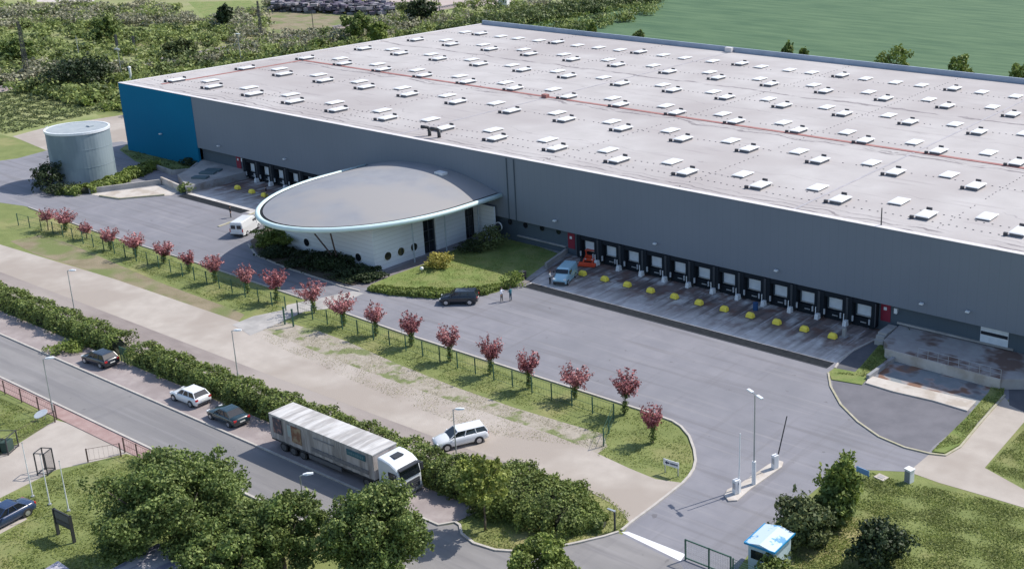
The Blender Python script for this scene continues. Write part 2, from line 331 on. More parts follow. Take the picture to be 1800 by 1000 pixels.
# ------------------------------------------------------------------ warehouse
ZR, YF = 11.63, 108.6
KS = (CH-ZR)/(CH-11.35)
YB, XL, XR_ = 197.6*KS, -198.4*KS, 30.0
def roofmat():
    m, N, L, p, noise, ramp, mixc, src = mat('roof_membrane', (.415, .392, .385), .88, (.47, .447, .44), .18, col3=(.365, .335, .33), scale3=.035, mix3=(.45, .65), bump=.08, bscale=4)
    base = p.inputs['Base Color'].links[0].from_socket
    sx = N.new('ShaderNodeSeparateXYZ'); L.new(src, sx.inputs[0])
    br = N.new('ShaderNodeTexBrick'); br.inputs['Scale'].default_value = 1.0; br.inputs['Mortar Size'].default_value = .012; br.inputs['Mortar Smooth'].default_value = .6
    br.inputs['Brick Width'].default_value = 5.4; br.inputs['Row Height'].default_value = 1.75; L.new(src, br.inputs['Vector'])
    def mth(op, a, b):
        n = N.new('ShaderNodeMath'); n.operation = op
        for i, q in enumerate((a, b)):
            if isinstance(q, (int, float)): n.inputs[i].default_value = q
            else: L.new(q, n.inputs[i])
        return n.outputs[0]
    c = mixc(mth('MULTIPLY', br.outputs['Fac'], .28), base, (.33, .30, .31))
    mp = N.new('ShaderNodeMapping'); mp.inputs['Scale'].default_value = (.12, .9, 1); L.new(src, mp.inputs[0])
    n1 = N.new('ShaderNodeTexNoise'); n1.inputs['Scale'].default_value = 1.0; n1.inputs['Detail'].default_value = 6; L.new(mp.outputs[0], n1.inputs['Vector'])
    c = mixc(mth('MULTIPLY', ramp(n1.outputs['Fac'], .60, .72), .55), c, (.30, .27, .275))
    # ponding stains in the valleys: long lines at fixed y, near the front eaves and beside the red strip
    n2 = N.new('ShaderNodeTexNoise'); n2.inputs['Scale'].default_value = .16; n2.inputs['Detail'].default_value = 4; L.new(src, n2.inputs['Vector'])
    for y0, amp, wd, k in ((109.9, 1.5, .20, .95), (111.2, 2.2, .16, .8), (112.4, 2.0, .10, .5), (139.4, 2.4, .26, .8), (140.3, 3.0, .14, .6), (165.3, 2.2, .34, .8), (121.5, 3, .07, .4), (152, 3, .08, .4)):
        yy = mth('ADD', sx.outputs[1], mth('MULTIPLY', mth('SUBTRACT', n2.outputs['Fac'], .5), amp*2))
        d = mth('ABSOLUTE', mth('SUBTRACT', yy, y0), 0) if False else mth('ABSOLUTE', mth('SUBTRACT', yy, y0), 0)
        f = mth('LESS_THAN', d, wd)
        c = mixc(mth('MULTIPLY', mth('MULTIPLY', f, k), ramp(noise(.22), .40, .52)), c, (.17, .15, .16))
    L.new(c, p.inputs['Base Color']); return m
ROOF = roofmat()
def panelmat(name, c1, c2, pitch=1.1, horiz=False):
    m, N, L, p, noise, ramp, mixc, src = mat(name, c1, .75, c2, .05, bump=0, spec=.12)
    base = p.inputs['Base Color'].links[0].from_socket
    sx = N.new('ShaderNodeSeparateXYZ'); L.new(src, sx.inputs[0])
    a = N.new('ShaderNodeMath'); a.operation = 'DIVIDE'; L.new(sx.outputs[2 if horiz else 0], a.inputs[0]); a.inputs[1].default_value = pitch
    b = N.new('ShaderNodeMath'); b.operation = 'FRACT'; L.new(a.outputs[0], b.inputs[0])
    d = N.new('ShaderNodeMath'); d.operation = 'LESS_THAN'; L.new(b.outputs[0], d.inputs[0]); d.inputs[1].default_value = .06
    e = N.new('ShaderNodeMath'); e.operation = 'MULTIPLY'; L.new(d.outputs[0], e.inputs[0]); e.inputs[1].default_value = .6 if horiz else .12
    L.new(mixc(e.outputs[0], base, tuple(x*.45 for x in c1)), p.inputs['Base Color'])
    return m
CLAD = panelmat('grey_cladding', (.190, .215, .255), (.210, .236, .278), 1.08)
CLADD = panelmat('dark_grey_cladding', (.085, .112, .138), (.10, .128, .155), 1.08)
BLUE = panelmat('blue_cladding', (.0005, .14, .27), (.0008, .155, .29), 1.08)
wh = thing('warehouse', 'huge low warehouse with a pale flat roof, grey cladding and a blue end', 'warehouse', (XL, YF, 0))
def wp(name, mb, m, parent=None, **k): return mb.build(name, m, parent or wh, world=True, **k)
mb = MB(); mb.prism([(XL+.25, YF+.25), (XR_-.25, YF+.25), (XR_-.25, YB-.25), (XL+.25, YB-.25)], ZR-.6, ZR); roof = wp('roof', mb, ROOF)
XB = -177.2*KS
mb = MB(); mb.box(((XB+XR_)/2, YF+.15, (ZR+.22+3.35)/2), (XR_-XB, .3, ZR+.22-3.35)); wp('upper_wall', mb, CLAD)
mb = MB(); mb.box(((XL+XB)/2, YF+.13, (ZR+.22)/2), (XB-XL, .34, ZR+.22)); mb.box((XL+.1, (YF+YB)/2+.2, ZR/2), (.2, YB-YF-.4, ZR)); wp('blue_wall', mb, BLUE)
mb = MB(); mb.box(((XL+XR_)/2, YB-.15, ZR/2), (XR_-XL, .3, ZR)); mb.box((XR_-.1, (YF+YB)/2, ZR/2), (.2, YB-YF-.7, ZR)); wp('rear_wall', mb, CLAD)
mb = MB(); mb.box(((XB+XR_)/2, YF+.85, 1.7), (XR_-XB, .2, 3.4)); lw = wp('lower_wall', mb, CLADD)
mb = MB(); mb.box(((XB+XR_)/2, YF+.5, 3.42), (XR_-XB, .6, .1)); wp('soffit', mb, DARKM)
EDGE = M('eaves_flashing', (.60, .57, .57), .6, (.68, .65, .65), .4, coord='world')
mb = MB(); mb.box(((XL+XR_)/2, YF+.28, ZR+.25), (XR_-XL, .75, .07)); mb.box((XL+.2, (YF+YB)/2, ZR+.12), (.5, YB-YF-1.2, .25)); wp('roof_edging', mb, EDGE, bevel=.02)
mb = MB(); mb.box(((XL+XR_)/2, YB-.1, ZR+.45), (XR_-XL, .35, .95)); wp('rear_parapet', mb, M('parapet_cladding', (.27, .33, .42), .6, (.33, .39, .48), .4))
# red membrane strip
REDS = M('red_membrane_strip', (.30, .12, .11), .8, (.37, .19, .17), .5)
mb = MB()
mb.box(((-191.9-20)/2*KS, 142.6*KS, ZR+.03), (171.9, .75, .07)); mb.box((-191.9*KS, 128*KS, ZR+.034), (.6, 29, .07)); 
mb.box((-129.4*KS, 142.0*KS, ZR+.3), (1.0, .8, .6)); wp('red_strip', mb, REDS, roof)
for x in (-129.2*KS, -64.0*KS):
    mb = MB(); mb.box((x, (YF+YB)/2, ZR+.02), (.30, YB-YF-2, .05)); wp('expansion_joint', mb, M('joint_cover', (.33, .32, .34), .8, (.42, .40, .42), .5), roof)
mb = MB(); mb.box((-129.6*KS, YB-.9, ZR+.5), (1.5, .8, .9)); wp('joint_upstand', mb, EDGE, roof)
# lightning conductor holders: dotted lines across the roof
rng = random.Random(3); mb = MB()
for y in (115.0, 118.0, 132.3, 145.6, 159.4, 173.5, 184.2):
    x = -197
    while x < -20:
        if rng.random() < .9: mb.box((x, y*KS+rng.uniform(-.06, .06)+.25*math.sin(x*.21), ZR+.03), (.20, .10, .06))
        x += .95
for x in (-50.0, -82.4, -104, -147, -170):
    y = 110.5
    while y < 196:
        if rng.random() < .85: mb.box((x+2.6+rng.uniform(-.06, .06), y, ZR+.03), (.10, .20, .06))
        y += 1.1
o = wp('conductor_holders', mb, M('holder_block', (.20, .19, .195), .9), roof); o['kind'] = 'stuff'
mb = MB(); mb.tube((-52.5, YF+.7, ZR), (-52.5, YF+.7, ZR+2.2), .08, .06, n=8); mb.box((-52.5, YF+.7, ZR+.12), (.35, .35, .2)); wp('vent_pipe', mb, DARKM, roof)
# bent double air duct
for dx in (-124.0, -122.1):
    mb = MB(); mb.path([(dx, 111.8, ZR), (dx, 111.8, ZR+1.0), (dx-.15, 111.6, ZR+1.25), (dx-.9, 111.1, ZR+1.3)], .24, n=10); wp('bent_duct', mb, DARKM, roof, smooth=True)

# wall lamps
LAMPH = M('white_lamp_housing', (.72, .75, .78), .4)
for q in ((285, 235), (387, 256), (503, 279), (978, 387), (1154, 427), (1367, 474), (1622, 532), (1703, 546)):
    c = W(*q, YF); mb = MB(); mb.box((c.x, YF-.35, c.z), (.42, .34, .16)); mb.tube((c.x, YF, c.z-.05), (c.x, YF-.25, c.z-.02), .035); wp('wall_lamp', mb, LAMPH)
# downpipe lines on the wall
for x in (-106.3, -105.0):
    mb = MB(); mb.tube((x, YF-.07, 3.4), (x, YF-.07, ZR), .07); wp('downpipe', mb, CLADD)

# dock bays
DOORP = M('dock_door_panel', (.58, .64, .70), .5, (.68, .73, .78), 1.5); SHEL = M('dock_shelter_curtain', (.018, .023, .030), .8, spec=.1); SHELF = M('dock_frame', (.06, .068, .08), .6)
BUMP = M('grey_bumper', (.40, .42, .45), .7)
def dock(x):
    mb = MB()
    for s in (-1, 1): mb.box((x+s*1.42, YF+.28, 1.85), (.5, .9, 2.95))
    mb.box((x, YF+.35, 3.05), (2.34, .8, .56)); mb.box((x, YF+.55, .55), (2.6, .5, 1.0))
    d = wp('dock_shelter', mb, SHEL)
    mb = MB(); mb.box((x, YF+.62, 2.0), (1.72, .1, 1.35)); mb.box((x+.12, YF+.55, 2.62), (1.3, .06, .12)); wp('dock_door', mb, DOORP, d)
    mb = MB(); mb.box((x, YF+.56, 1.25), (1.9, .06, .12)); mb.box((x+.1, YF+.2, .62), (.7, .08, .12)); wp('dock_leveller', mb, STEEL, d)
    for s in (-1, 1):
        mb = MB(); mb.box((x+s*1.70, YF-.2, 1.9), (.09, .12, 2.7)); wp('guide_rail', mb, SHELF, d)
        mb = MB(); mb.box((x+s*1.02, YF-.24, .98), (.16, .14, .62)); wp('rubber_bumper', mb, BUMP, d)
dx = [W(x, y, YF+.6).x for x, y in ((1077, 442), (1117, 451), (1157, 461), (1198, 470), (1240, 480), (1284, 492), (1327, 500), (1373, 512), (1421, 522), (1470, 534), (1520, 545))]
pit_ = (dx[-1]-dx[0])/10
docks = [dx[0]+pit_*i for i in range(-1, 11)]
for x in docks: dock(x)
lx = [W(447, 294, YF+.6).x, W(549, 317, YF+.6).x]; lp = (lx[1]-lx[0])/4
ldocks = [lx[0]+lp*i for i in range(0, 7)]
for x in ldocks: dock(x)
for xs in (docks, ldocks):
    for i, x in enumerate(xs[:-1]):
        xm = (x+xs[i+1])/2; mb = MB(); mb.box((xm, YF-.45, .32), (.5, .75, .64), taper=.8); mb.box((xm-.22, YF-.5, .9), (.1, .1, 1.0)); wp('wheel_pier', mb, WHITE, bevel=.04)
# doors in the lower wall
for q in ((1004, 412), (1557, 548), (420, 290)):
    x = W(*q, YF+.7).x; zb = 1.15 if q[0] != 1004 else .95
    mb = MB(); mb.box((x, YF+.72, zb+1.0), (1.15, .08, 2.05)); d = wp('red_door', mb, RED)
    mb = MB(); mb.box((x-.05, YF+.66, zb+1.45), (.35, .05, .35)); wp('door_window', mb, LAMPH, d)
for x, nm in ((W(1748, 590, YF+.7).x, 'a'),):
    mb = MB(); mb.box((x, YF+.70, 2.25), (3.0, .1, 2.0)); d = wp('roller_door', mb, DOORP)
    mb = MB(); mb.box((x, YF+.63, 2.45), (2.9, .06, .35)); wp('door_glazing', mb, GLASS, d)
for q in ((897, 390), (924, 396), (953, 401), (982, 407)):
    c = W(*q, YF+.74); mb = MB(); mb.disc((c.x, YF+.73, c.z), .42, (0, 1, 0), .08); d = wp('round_window', mb, SHELF)
    mb = MB(); mb.disc((c.x, YF+.70, c.z), .36, (0, 1, 0), .06); wp('pane', mb, GLASS, d)
mb = MB(); mb.box(((W(905, 405, YF+.6).x+W(1000, 436, YF+.6).x)/2, YF+.6, 1.0), (8.5, .3, .12)); wp('wall_plinth', mb, CONC)
mb = MB(); mb.box((-43.5, YF+.65, 1.32), (13, .22, .2)); wp('wall_plinth', mb, CONC)
for q in ((1575, 546), (426, 281)):
    c = W(*q, YF+.6); mb = MB(); mb.box((c.x, YF+.6, c.z), (.35, .3, .6)); wp('switch_box', mb, LAMPH)
mb = MB(); x0 = W(573, 307, YF+.6).x; mb.box((x0+1, YF-.3, 3.0), (3.2, .7, .15)); wp('canopy', mb, STEEL)

# ------------------------------------------------------------------ skylights on the roof
SKY_P = M('white_acrylic', (.66, .67, .68), .5, (.76, .77, .78), .35, spec=.4); SKY_C = M('skylight_kerb', (.17, .17, .185), .7); FLAP = M('dark_flap', (.05, .05, .06), .6)
def skylight(kind):
    t = thing('roof_skylight', '', 'skylight'); h = .34 if kind == 'vent' else .15
    mb = MB(); mb.box((0, 0, h/2), (1.45, 2.4, h)); mb.build('kerb', SKY_C, t)
    mb = MB(); A, B = .86, 1.38
    mb.loft([[(-A, -B, h), (A, -B, h), (A, B, h), (-A, B, h)], [(-A, -B, h+.05), (A, -B, h+.05), (A, B, h+.05), (-A, B, h+.05)], [(-A*.75, -B*.85, h+.13), (A*.75, -B*.85, h+.13), (A*.75, B*.85, h+.13), (-A*.75, B*.85, h+.13)]]); mb.build('dome', SKY_P, t)
    if kind == 'vent':
        mb = MB(); mb.box((-.45, 1.80, h*.5+.12), (.65, .2, h+.24)); mb.build('wind_deflector', FLAP, t)
        mb = MB(); mb.box((-1.1, -1.45, h*.5), (.4, .3, .42)); mb.build('vent_motor', FLAP, t)
    return t
cA = [(-39.6-10.8*i)*KS for i in range(9)]+[(-138.0-10.85*j)*KS for j in range(6)]
cB = [(-44.7-10.72*i)*KS for i in range(8)]+[(-132.5-10.95*j)*KS for j in range(6)]
rows = [(116.3, cA, 'vent'), (119.8, cB, 'plain'), (130.7, cA, 'vent'), (133.9, cB, 'plain'), (143.9, cA, 'vent'), (147.4, cB, 'plain'), (157.8, cA, 'vent'), (160.9, cB, 'plain'), (171.6, cA, 'vent'), (175.4, cB, 'plain'), (185.8, sorted(cA+cB, reverse=True), 'mix')]
ORD = 'first second third fourth fifth sixth seventh eighth ninth tenth eleventh twelfth thirteenth fourteenth fifteenth sixteenth seventeenth eighteenth nineteenth twentieth twenty-first twenty-second twenty-third twenty-fourth twenty-fifth twenty-sixth twenty-seventh twenty-eighth twenty-ninth thirtieth'.split()
protos = {}
for ri, (ry, cols, kind) in enumerate(rows):
    vis = [x for x in sorted(cols) if proj((x-1, ry, ZR+.4))[0] < 1800]
    for ci, x in enumerate(vis):
        k = kind if kind != 'mix' else ('vent' if ci % 4 == 1 else 'plain')
        lab = '%s, %s from left in %s row from the front' % ('white skylight with vent flap' if k == 'vent' else 'plain flat white skylight', ORD[ci], ORD[ri])
        rr = random.Random(ri*100+ci); loc = (x+rr.uniform(-.15, .15), ry*KS+rr.uniform(-.2, .2), ZR+.002)
        if k not in protos:
            t = skylight(k); t.location = loc; t['label'] = lab; protos[k] = t
            t['group'] = 'skylights in rows on the warehouse roof'
        else: dup(protos[k], loc, rr.uniform(-.02, .02), lab)

# ------------------------------------------------------------------ office pavilion with the rounded roof
def office():
    t = thing('office_pavilion', 'white boarded office pavilion with a rounded grey dome roof and pale rim', 'building', (-122, 100, 0))
    BX = 13.4; ZRIM = 6.4; cx = -121.0; yc = 102.0; dep = 18.8
    def outline(s=1.0, n=40):
        P = [(cx+BX*s, YF-.02)]
        P += [(cx+BX*s*math.cos(a)*1.0, yc-(dep-(1-s)*BX)*math.sin(a)) for a in [math.pi*i/n for i in range(n+1)]]
        P += [(cx-BX*s, YF-.02)]; return P
    oo = outline()
    # domed roof
    rings = []; K = 12
    for k in range(K+1):
        s = 1-(k/K); rr = []
        for x, y in outline(.952):
            yy = y if s > .0 else y
            cy = max(y, yc) if y >= yc else yc
            X = cx+(x-cx)*s; Y = (yc+(y-yc)*s) if y < yc else y
            rr.append((X, Y, ZRIM+.22+1.95*(1-s**2.2)))
        rings.append(rr)
    mb = MB(); n = len(rings[0]); vs = [p for r in rings for p in r]; fs = []
    for k in range(K):
        for i in range(n-1): fs.append((k*n+i, k*n+i+1, (k+1)*n+i+1, (k+1)*n+i))
    mb.add(vs, fs)
    OR = M('office_roof_felt', (.235, .245, .275), .8, (.27, .28, .305), .35, col3=(.30, .29, .29), scale3=.08, bump=.05)
    rf = mb.build('roof', OR, t, world=True, smooth=True)
    mb = MB(); mb.prism(outline(.985), ZRIM-.2, ZRIM+.16); mb.build('roof_gasket', SHADE_GASKET, rf, world=True)
    mb = MB(); mb.box((-116.6, 106.6, 8.5), (1.5, 1.0, .35)); mb.build('roof_hatch', WHITE, rf, world=True)
    # rim gutter
    mb = MB(); P = [(x, y, ZRIM) for x, y in oo]; rgs = []
    for i, p in enumerate(P):
        a = Vector(P[max(i-1, 0)]); b = Vector(P[min(i+1, len(P)-1)]); d = (b-a).normalized(); q = Vector((-d.y, d.x, 0))
        rgs.append([tuple(Vector(p)+q*math.cos(u)*.33+Vector((0, 0, math.sin(u)*.33))) for u in [2*math.pi*j/12 for j in range(12)]])
    mb.loft(rgs); mb.build('rim', M('pale_green_rim', (.56, .72, .72), .4, (.64, .78, .78), 1.0), t, world=True, smooth=True)
    # boarded walls
    BW = panelmat('white_boarding', (.66, .70, .74), (.74, .77, .80), .56, True)
    XW, YW, XWL = -112.15, 90.6, -129.5
    def wallpoly(y0, y1): return (y0, y1)
    mb = MB(); mb.box(((XW+XWL)/2, YW+.12, 3.0), (XW-XWL, .24, 6.0)); mb.build('wall', BW, t, world=True)
    for y0, y1, h in ((YW+.26, 98.8, 6.0), (100.9, 106.2, 5.4)):
        mb = MB(); mb.box((XW-.12, (y0+y1)/2, h/2), (.24, y1-y0, h)); mb.build('wall', BW, t, world=True)
    mb = MB(); mb.box((-110.35, YF-.6, 2.4), (3.9, .24, 4.8)); mb.box((-111.8, YF-.6, 5.1), (1.0, .2, .6)); mb.build('wall', BW, t, world=True)
    mb = MB(); mb.box((XWL+.1, 100, 3.1), (.2, 18, 6.2)); mb.build('wall', BW, t, world=True)
    for y0, y1 in ((98.8, 100.9), (106.2, 107.8)):
        mb = MB(); mb.box((XW-.35, (y0+y1)/2, 3.0), (.1, y1-y0, 6)); g_ = mb.build('glazing', GLASS, t, world=True)
        mb = MB()
        for yy in (y0+.1, (y0+y1)/2, y1-.1): mb.box((XW-.27, yy, 3.0), (.08, .08, 6))
        for zz in (1.5, 3.0, 4.5): mb.box((XW-.25, (y0+y1)/2, zz), (.08, y1-y0-.3, .07))
        mb.build('mullions', SHELF, g_, world=True)
    mb = MB(); mb.box((XW-.6, 104, 5.85), (.1, 9, .9)); mb.build('clerestory', GLASS, t, world=True)
    # portholes
    def port(c, ax):
        a = Vector(ax)
        mb = MB(); mb.disc(Vector(c)+a*.04, .62, ax, .1, 24); d = mb.build('porthole', WHITE, t, world=True, smooth=False)
        mb = MB(); mb.disc(Vector(c)+a*.07, .52, ax, .12, 24); mb.build('pane', GLASS, d, world=True)
    for q in ((681, 450), (704, 442), (727, 434)):
        v = ray(*q); k = XW/v[0]; port((XW, v[1]*k, CH+v[2]*k), (1, 0, 0))
    for q in ((540, 426), (631, 452)):
        p = W(*q, YW); port((p.x, YW, p.z), (0, -1, 0))
    p = W(877, 398, YF-.73); port((p.x, YF-.73, p.z), (0, -1, 0))
    # slender roof pillars and raking struts
    PIL = M('pillar_paint', (.36, .42, .48), .5)
    for x, y in ((-110.9, 95.9), (-110.9, 101.4), (-110.9, 107.4)):
        mb = MB(); mb.tube((x, y, 0), (x, y, ZRIM), .09, n=10); mb.build('pillar', PIL, t, world=True)
    f = G(600, 462, .2)
    for q in ((553, 411), (581, 411)):
        mb = MB(); mb.tube((f.x, 89.7, 0.3), tuple(W(*q, 88.2)), .10, n=8); mb.build('raking_strut', BROWNW, t, world=True)
office()
mb = MB(); mb.sheet(GP([(655, 496), (668, 482), (752, 449), (775, 443), (790, 448), (762, 458), (700, 480), (665, 497), (640, 506), (625, 502)]), .02)
struct('office_path', mb, M('dark_pavers', (.17, .155, .165), .9, (.22, .20, .21), 1.5))
struct('office_lawn', MB().prism(GP([(645, 511), (652, 501), (690, 485), (745, 465), (775, 448), (830, 430), (870, 425), (905, 412), (950, 425), (990, 442), (958, 469), (925, 490), (905, 503), (870, 515), (830, 522), (770, 525), (700, 521)]), -.02, .08), GRASS_L)
struct('shrub_bed', MB().prism(GP([(440, 425), (470, 400), (520, 410), (600, 440), (658, 481), (655, 494), (620, 502), (575, 492), (520, 475), (455, 450)]), -.02, .09), M('bed_soil', (.09, .075, .06), .95, (.13, .11, .08), 2, bump=.4))
kerb('kerb_shrub_bed', GP([(436, 430), (450, 449), (500, 470), (560, 490), (600, 504), (632, 512)]), .2)
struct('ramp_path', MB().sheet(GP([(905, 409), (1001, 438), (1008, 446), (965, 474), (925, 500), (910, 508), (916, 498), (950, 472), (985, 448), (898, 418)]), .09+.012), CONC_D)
mb = MB(); a, b = G(1000, 442), G(958, 472); 
struct('ramp_kerb_wall', MB().prism([(a.x, a.y), (a.x+.3, a.y+.1), (b.x+.3, b.y+.1), (b.x, b.y)], 0, .75), CONC)

# ------------------------------------------------------------------ raised platforms and ramps
def platform(name, label, pts, h, m=CONC_D):
    t = thing(name, label, 'platform', (pts[0][0], pts[0][1], 0)); mb = MB(); mb.prism(pts, 0, h); mb.build('slab', m, t, world=True, bevel=.03); return t
RUST = M('stained_terrace', (.33, .30, .29), .9, (.40, .38, .37), .5, col3=(.17, .11, .09), scale3=.22, mix3=(.52, .62))
pr = platform('loading_platform', 'raised stained concrete platform below the roller door beside the grassy ramp pit', [(-49.7, 108.9), (-49.3, 104.6), (-48.2, 103.5), (-48.2, 102.75), (-35.5, 102.3), (-33, 104.0), (-20, 104.0), (-20, 109.7), (-49.7, 109.7)], 1.1, RUST)
mb = MB(); mb.box((-41.9, 102.42, .55), (12.6, .16, 1.12), rz=-.036); mb.build('front_face', CONC_W, pr, world=True)
mb = MB(); P0, P1 = Vector((-44.5, 102.55, 1.1)), Vector((-35.6, 102.25, 1.1))
for i in range(9):
    p = P0.lerp(P1, i/8); mb.tube(p, p+Vector((0, 0, 1.0)), .03, n=6)
mb.tube(P0+Vector((0, 0, 1)), P1+Vector((0, 0, 1)), .03, n=6); mb.tube(P0+Vector((0, 0, .5)), P1+Vector((0, 0, .5)), .025, n=6); mb.build('railing', STEEL, pr, world=True)
mb = MB(); mb.box((-50.2, 107.3, .6), (1.0, 2.6, 1.2)); [mb.box((-50.2, 105.7-.3*i, .5-.22*i), (1.0, .3, 1.0-.4*i)) for i in range(2)]; mb.build('stair_block', CONC, pr, world=True)
def pitmat():
    m, N, L, p, noise, ramp, mixc, src = mat('puddled_pit_floor', (.17, .20, .22), .6, (.25, .27, .29), .4)
    base = p.inputs['Base Color'].links[0].from_socket
    f = noise(.33, 2); c = mixc(ramp(f, .50, .53), base, (.30, .27, .27)); c = mixc(ramp(f, .54, .60), c, (.20, .11, .075))
    c = mixc(ramp(noise(.2, 3), .55, .62), c, (.13, .115, .12)); L.new(c, p.inputs['Base Color']); return m
struct('ramp_pit_floor', MB().sheet([(-48.1, 102.6), (-36.2, 102.3), (-35.9, 97.6), (-46.6, 97.9)], .03), pitmat())
struct('ramp_pit_lip', MB().prism(GP([(1521, 675), (1529, 662), (1600, 680), (1660, 694), (1716, 707), (1700, 724), (1640, 706), (1570, 690)]), 0, .16), CONC_W, bevel=.03)
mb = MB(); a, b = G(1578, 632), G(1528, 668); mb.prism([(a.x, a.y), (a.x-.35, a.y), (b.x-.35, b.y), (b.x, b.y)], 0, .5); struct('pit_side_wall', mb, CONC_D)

# far platform beside the silo
pl = platform('loading_platform', 'raised concrete platform between the silo ramp and the far loading apron', [(-163.6, 98.0), (-163.6, 109.3), (-176.6, 109.6), (-173.4, 106.0), (-170.9, 101.4), (-165.2, 99.0)], 1.15, CONC)
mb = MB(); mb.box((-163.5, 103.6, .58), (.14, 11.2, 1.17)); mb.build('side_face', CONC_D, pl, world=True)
for p in ((-167.5, 104.5), (-166.0, 102.2), (-168.2, 106.0)):
    mb = MB(); mb.box((p[0], p[1], 1.3), (2.4, 1.2, .3), rz=.5); mb.build('leveller_plate', M('teal_steel', (.09, .14, .16), .5) if 'teal_steel' not in bpy.data.materials else bpy.data.materials['teal_steel'], pl, world=True)
struct('silo_ramp_floor', MB().sheet([(-175.5, 89.6), (-171.0, 98.6), (-167.5, 99.8), (-165.3, 97.8), (-164.6, 96.2), (-169.3, 91.0), (-172.2, 90.0)], .03), CONC_W)
def lowwall(label, pts, h, wd=.3, m=CONC):
    t = thing('retaining_wall', label, 'low wall', (pts[0][0], pts[0][1], 0)); mb = MB()
    P = [Vector(p) for p in pts]
    for a, b in zip(P[:-1], P[1:]):
        d = (b-a).normalized(); q = Vector((-d.y, d.x))*wd/2; mb.prism([tuple(a+q), tuple(b+q), tuple(b-q), tuple(a-q)], 0, h)
    mb.build('coping', m, t, world=True); return t
lowwall('low concrete wall along the planted bank between silo and sunken ramp', [(-176.0, 89.8), (-171.8, 99.0)], .8)
lowwall('pale retaining wall at the head of the ramp beside the silo shrubs', [(-172.0, 99.3), (-165.4, 98.2)], 1.1, .3, CONC_W)
lowwall('low mossy wall at the foot of the ramp by the silo', [(-173.0, 89.8), (-169.0, 90.6), (-165.4, 95.6)], .25, .3, KERB_M)
lowwall('angled grey wall bounding the shaded grass below the blue wall', [(-181.3, 103.8), (-175.4, 103.2), (-174.0, 105.5), (-176.9, 109.0)], .8, .3)

# ------------------------------------------------------------------ silo tank
t = thing('silo_tank', 'wide cylindrical grey concrete tank with a white rim beside the blue wall', 'tank', (-184.5, 94.0, 0))
TANK = M('tank_wall', (.225, .285, .32), .8, (.265, .325, .36), .25, col3=(.19, .245, .28), scale3=.35, stretch=(1, 1, .4), spec=.2)
mb = MB(); n = 56; R0 = 4.55
mb.loft([[(R0*math.cos(2*math.pi*i/n), R0*math.sin(2*math.pi*i/n), z) for i in range(n)] for z in (0, 1.4, 2.8, 4.2, 5.6, 7.0, 8.3)]); o = mb.build('shell', TANK, t)
mb = MB(); rg = []
for r, z in ((R0+.12, 8.05), (R0+.12, 8.4), (R0-.18, 8.4), (R0-.18, 8.05)): rg.append((r, z))
mb.loft([[(r*math.cos(2*math.pi*i/n), r*math.sin(2*math.pi*i/n), z) for r, z in rg] for i in range(n+1)], caps=False); mb.build('rim', LAMPH, t)
mb = MB(); mb.disc((0, 0, 8.31), R0-.2, (0, 0, 1), .06, n=56); mb.box((.9, 1.6, 8.42), (.9, .7, .25)); mb.build('lid', M('tank_lid', (.30, .34, .37), .8, (.36, .40, .42), 1), t)
for z in (2.8, 5.6):
    mb = MB(); mb.loft([[(r*math.cos(2*math.pi*i/n), r*math.sin(2*math.pi*i/n), z+dz) for r, dz in ((R0+.03, -.04), (R0+.03, .04), (R0-.05, .04), (R0-.05, -.04))] for i in range(n+1)], caps=False); mb.build('hoop', TANK, t)
a0 = math.atan2(-.80, .0)-.95
mb = MB()
for s in (-.2, .2):
    x, y = (R0+.15)*math.cos(a0)+s*math.sin(a0), (R0+.15)*math.sin(a0)-s*math.cos(a0); mb.tube((x, y, 0), (x, y, 8.6), .05, n=6)
for k in range(26): mb.tube(((R0+.15)*math.cos(a0)-.2*math.sin(a0), (R0+.15)*math.sin(a0)+.2*math.cos(a0), .4+k*.31), ((R0+.15)*math.cos(a0)+.2*math.sin(a0), (R0+.15)*math.sin(a0)-.2*math.cos(a0), .4+k*.31), .025, n=5)
mb.build('ladder', LAMPH, t)

# ------------------------------------------------------------------ small helpers for heights
def ztop(base, top_py):
    b = G(*base); lo, hi = 0.0, 40.0
    for _ in range(40):
        m = (lo+hi)/2
        if proj((b.x, b.y, m))[1] > top_py: lo = m
        else: hi = m
    return lo

# ------------------------------------------------------------------ lamp posts
def lamp_post(label, x, y, h, ang, group='grey street lamps'):
    t = thing('street_lamp', label, 'street lamp', (x, y, 0), ang, group)
    mb = MB(); mb.tube((0, 0, 0), (0, 0, 1.0), .09, n=10); mb.tube((0, 0, 1.0), (0, 0, h-.05), .06, .045, n=8); mb.build('pole', STEEL, t)
    mb = MB(); mb.tube((0, 0, h-.05), (.35, 0, h), .035, n=6); mb.build('arm', STEEL, t)
    mb = MB(); mb.loft([[(.2, -.09, h-.02), (.2, .09, h-.02), (.2, .07, h+.07), (.2, -.07, h+.07)], [(.5, -.16, h-.03), (.5, .16, h-.03), (.5, .12, h+.12), (.5, -.12, h+.12)], [(.95, -.12, h), (.95, .12, h), (.95, .08, h+.09), (.95, -.08, h+.09)]]); mb.build('lamp_head', LAMPH, t)
for q, lab, a in (((118, 474), 'street lamp behind the hedge, nearest to the silo', 0.6), ((407, 579), 'street lamp behind the hedge above the white hatchback', 0.6), ((796, 717), 'street lamp beside the white car on the pale road', 0.6)):
    p = G(*q, 5.6); lamp_post(lab, p.x, p.y, 5.5, a)
for q, lab in (((75, 629), 'street lamp at the corner of the brown post fence and driveway'), ((527, 833), 'street lamp half hidden behind the big leafy trees')):
    p = G(*q, 5.6); lamp_post(lab, p.x, p.y, 5.5, .9)
p = G(1325, 850, .14); hz = ztop((1325, 850), 693)
t = thing('double_street_lamp', 'tall double headed street lamp on the traffic island', 'street lamp', (p.x, p.y, .14), .0)
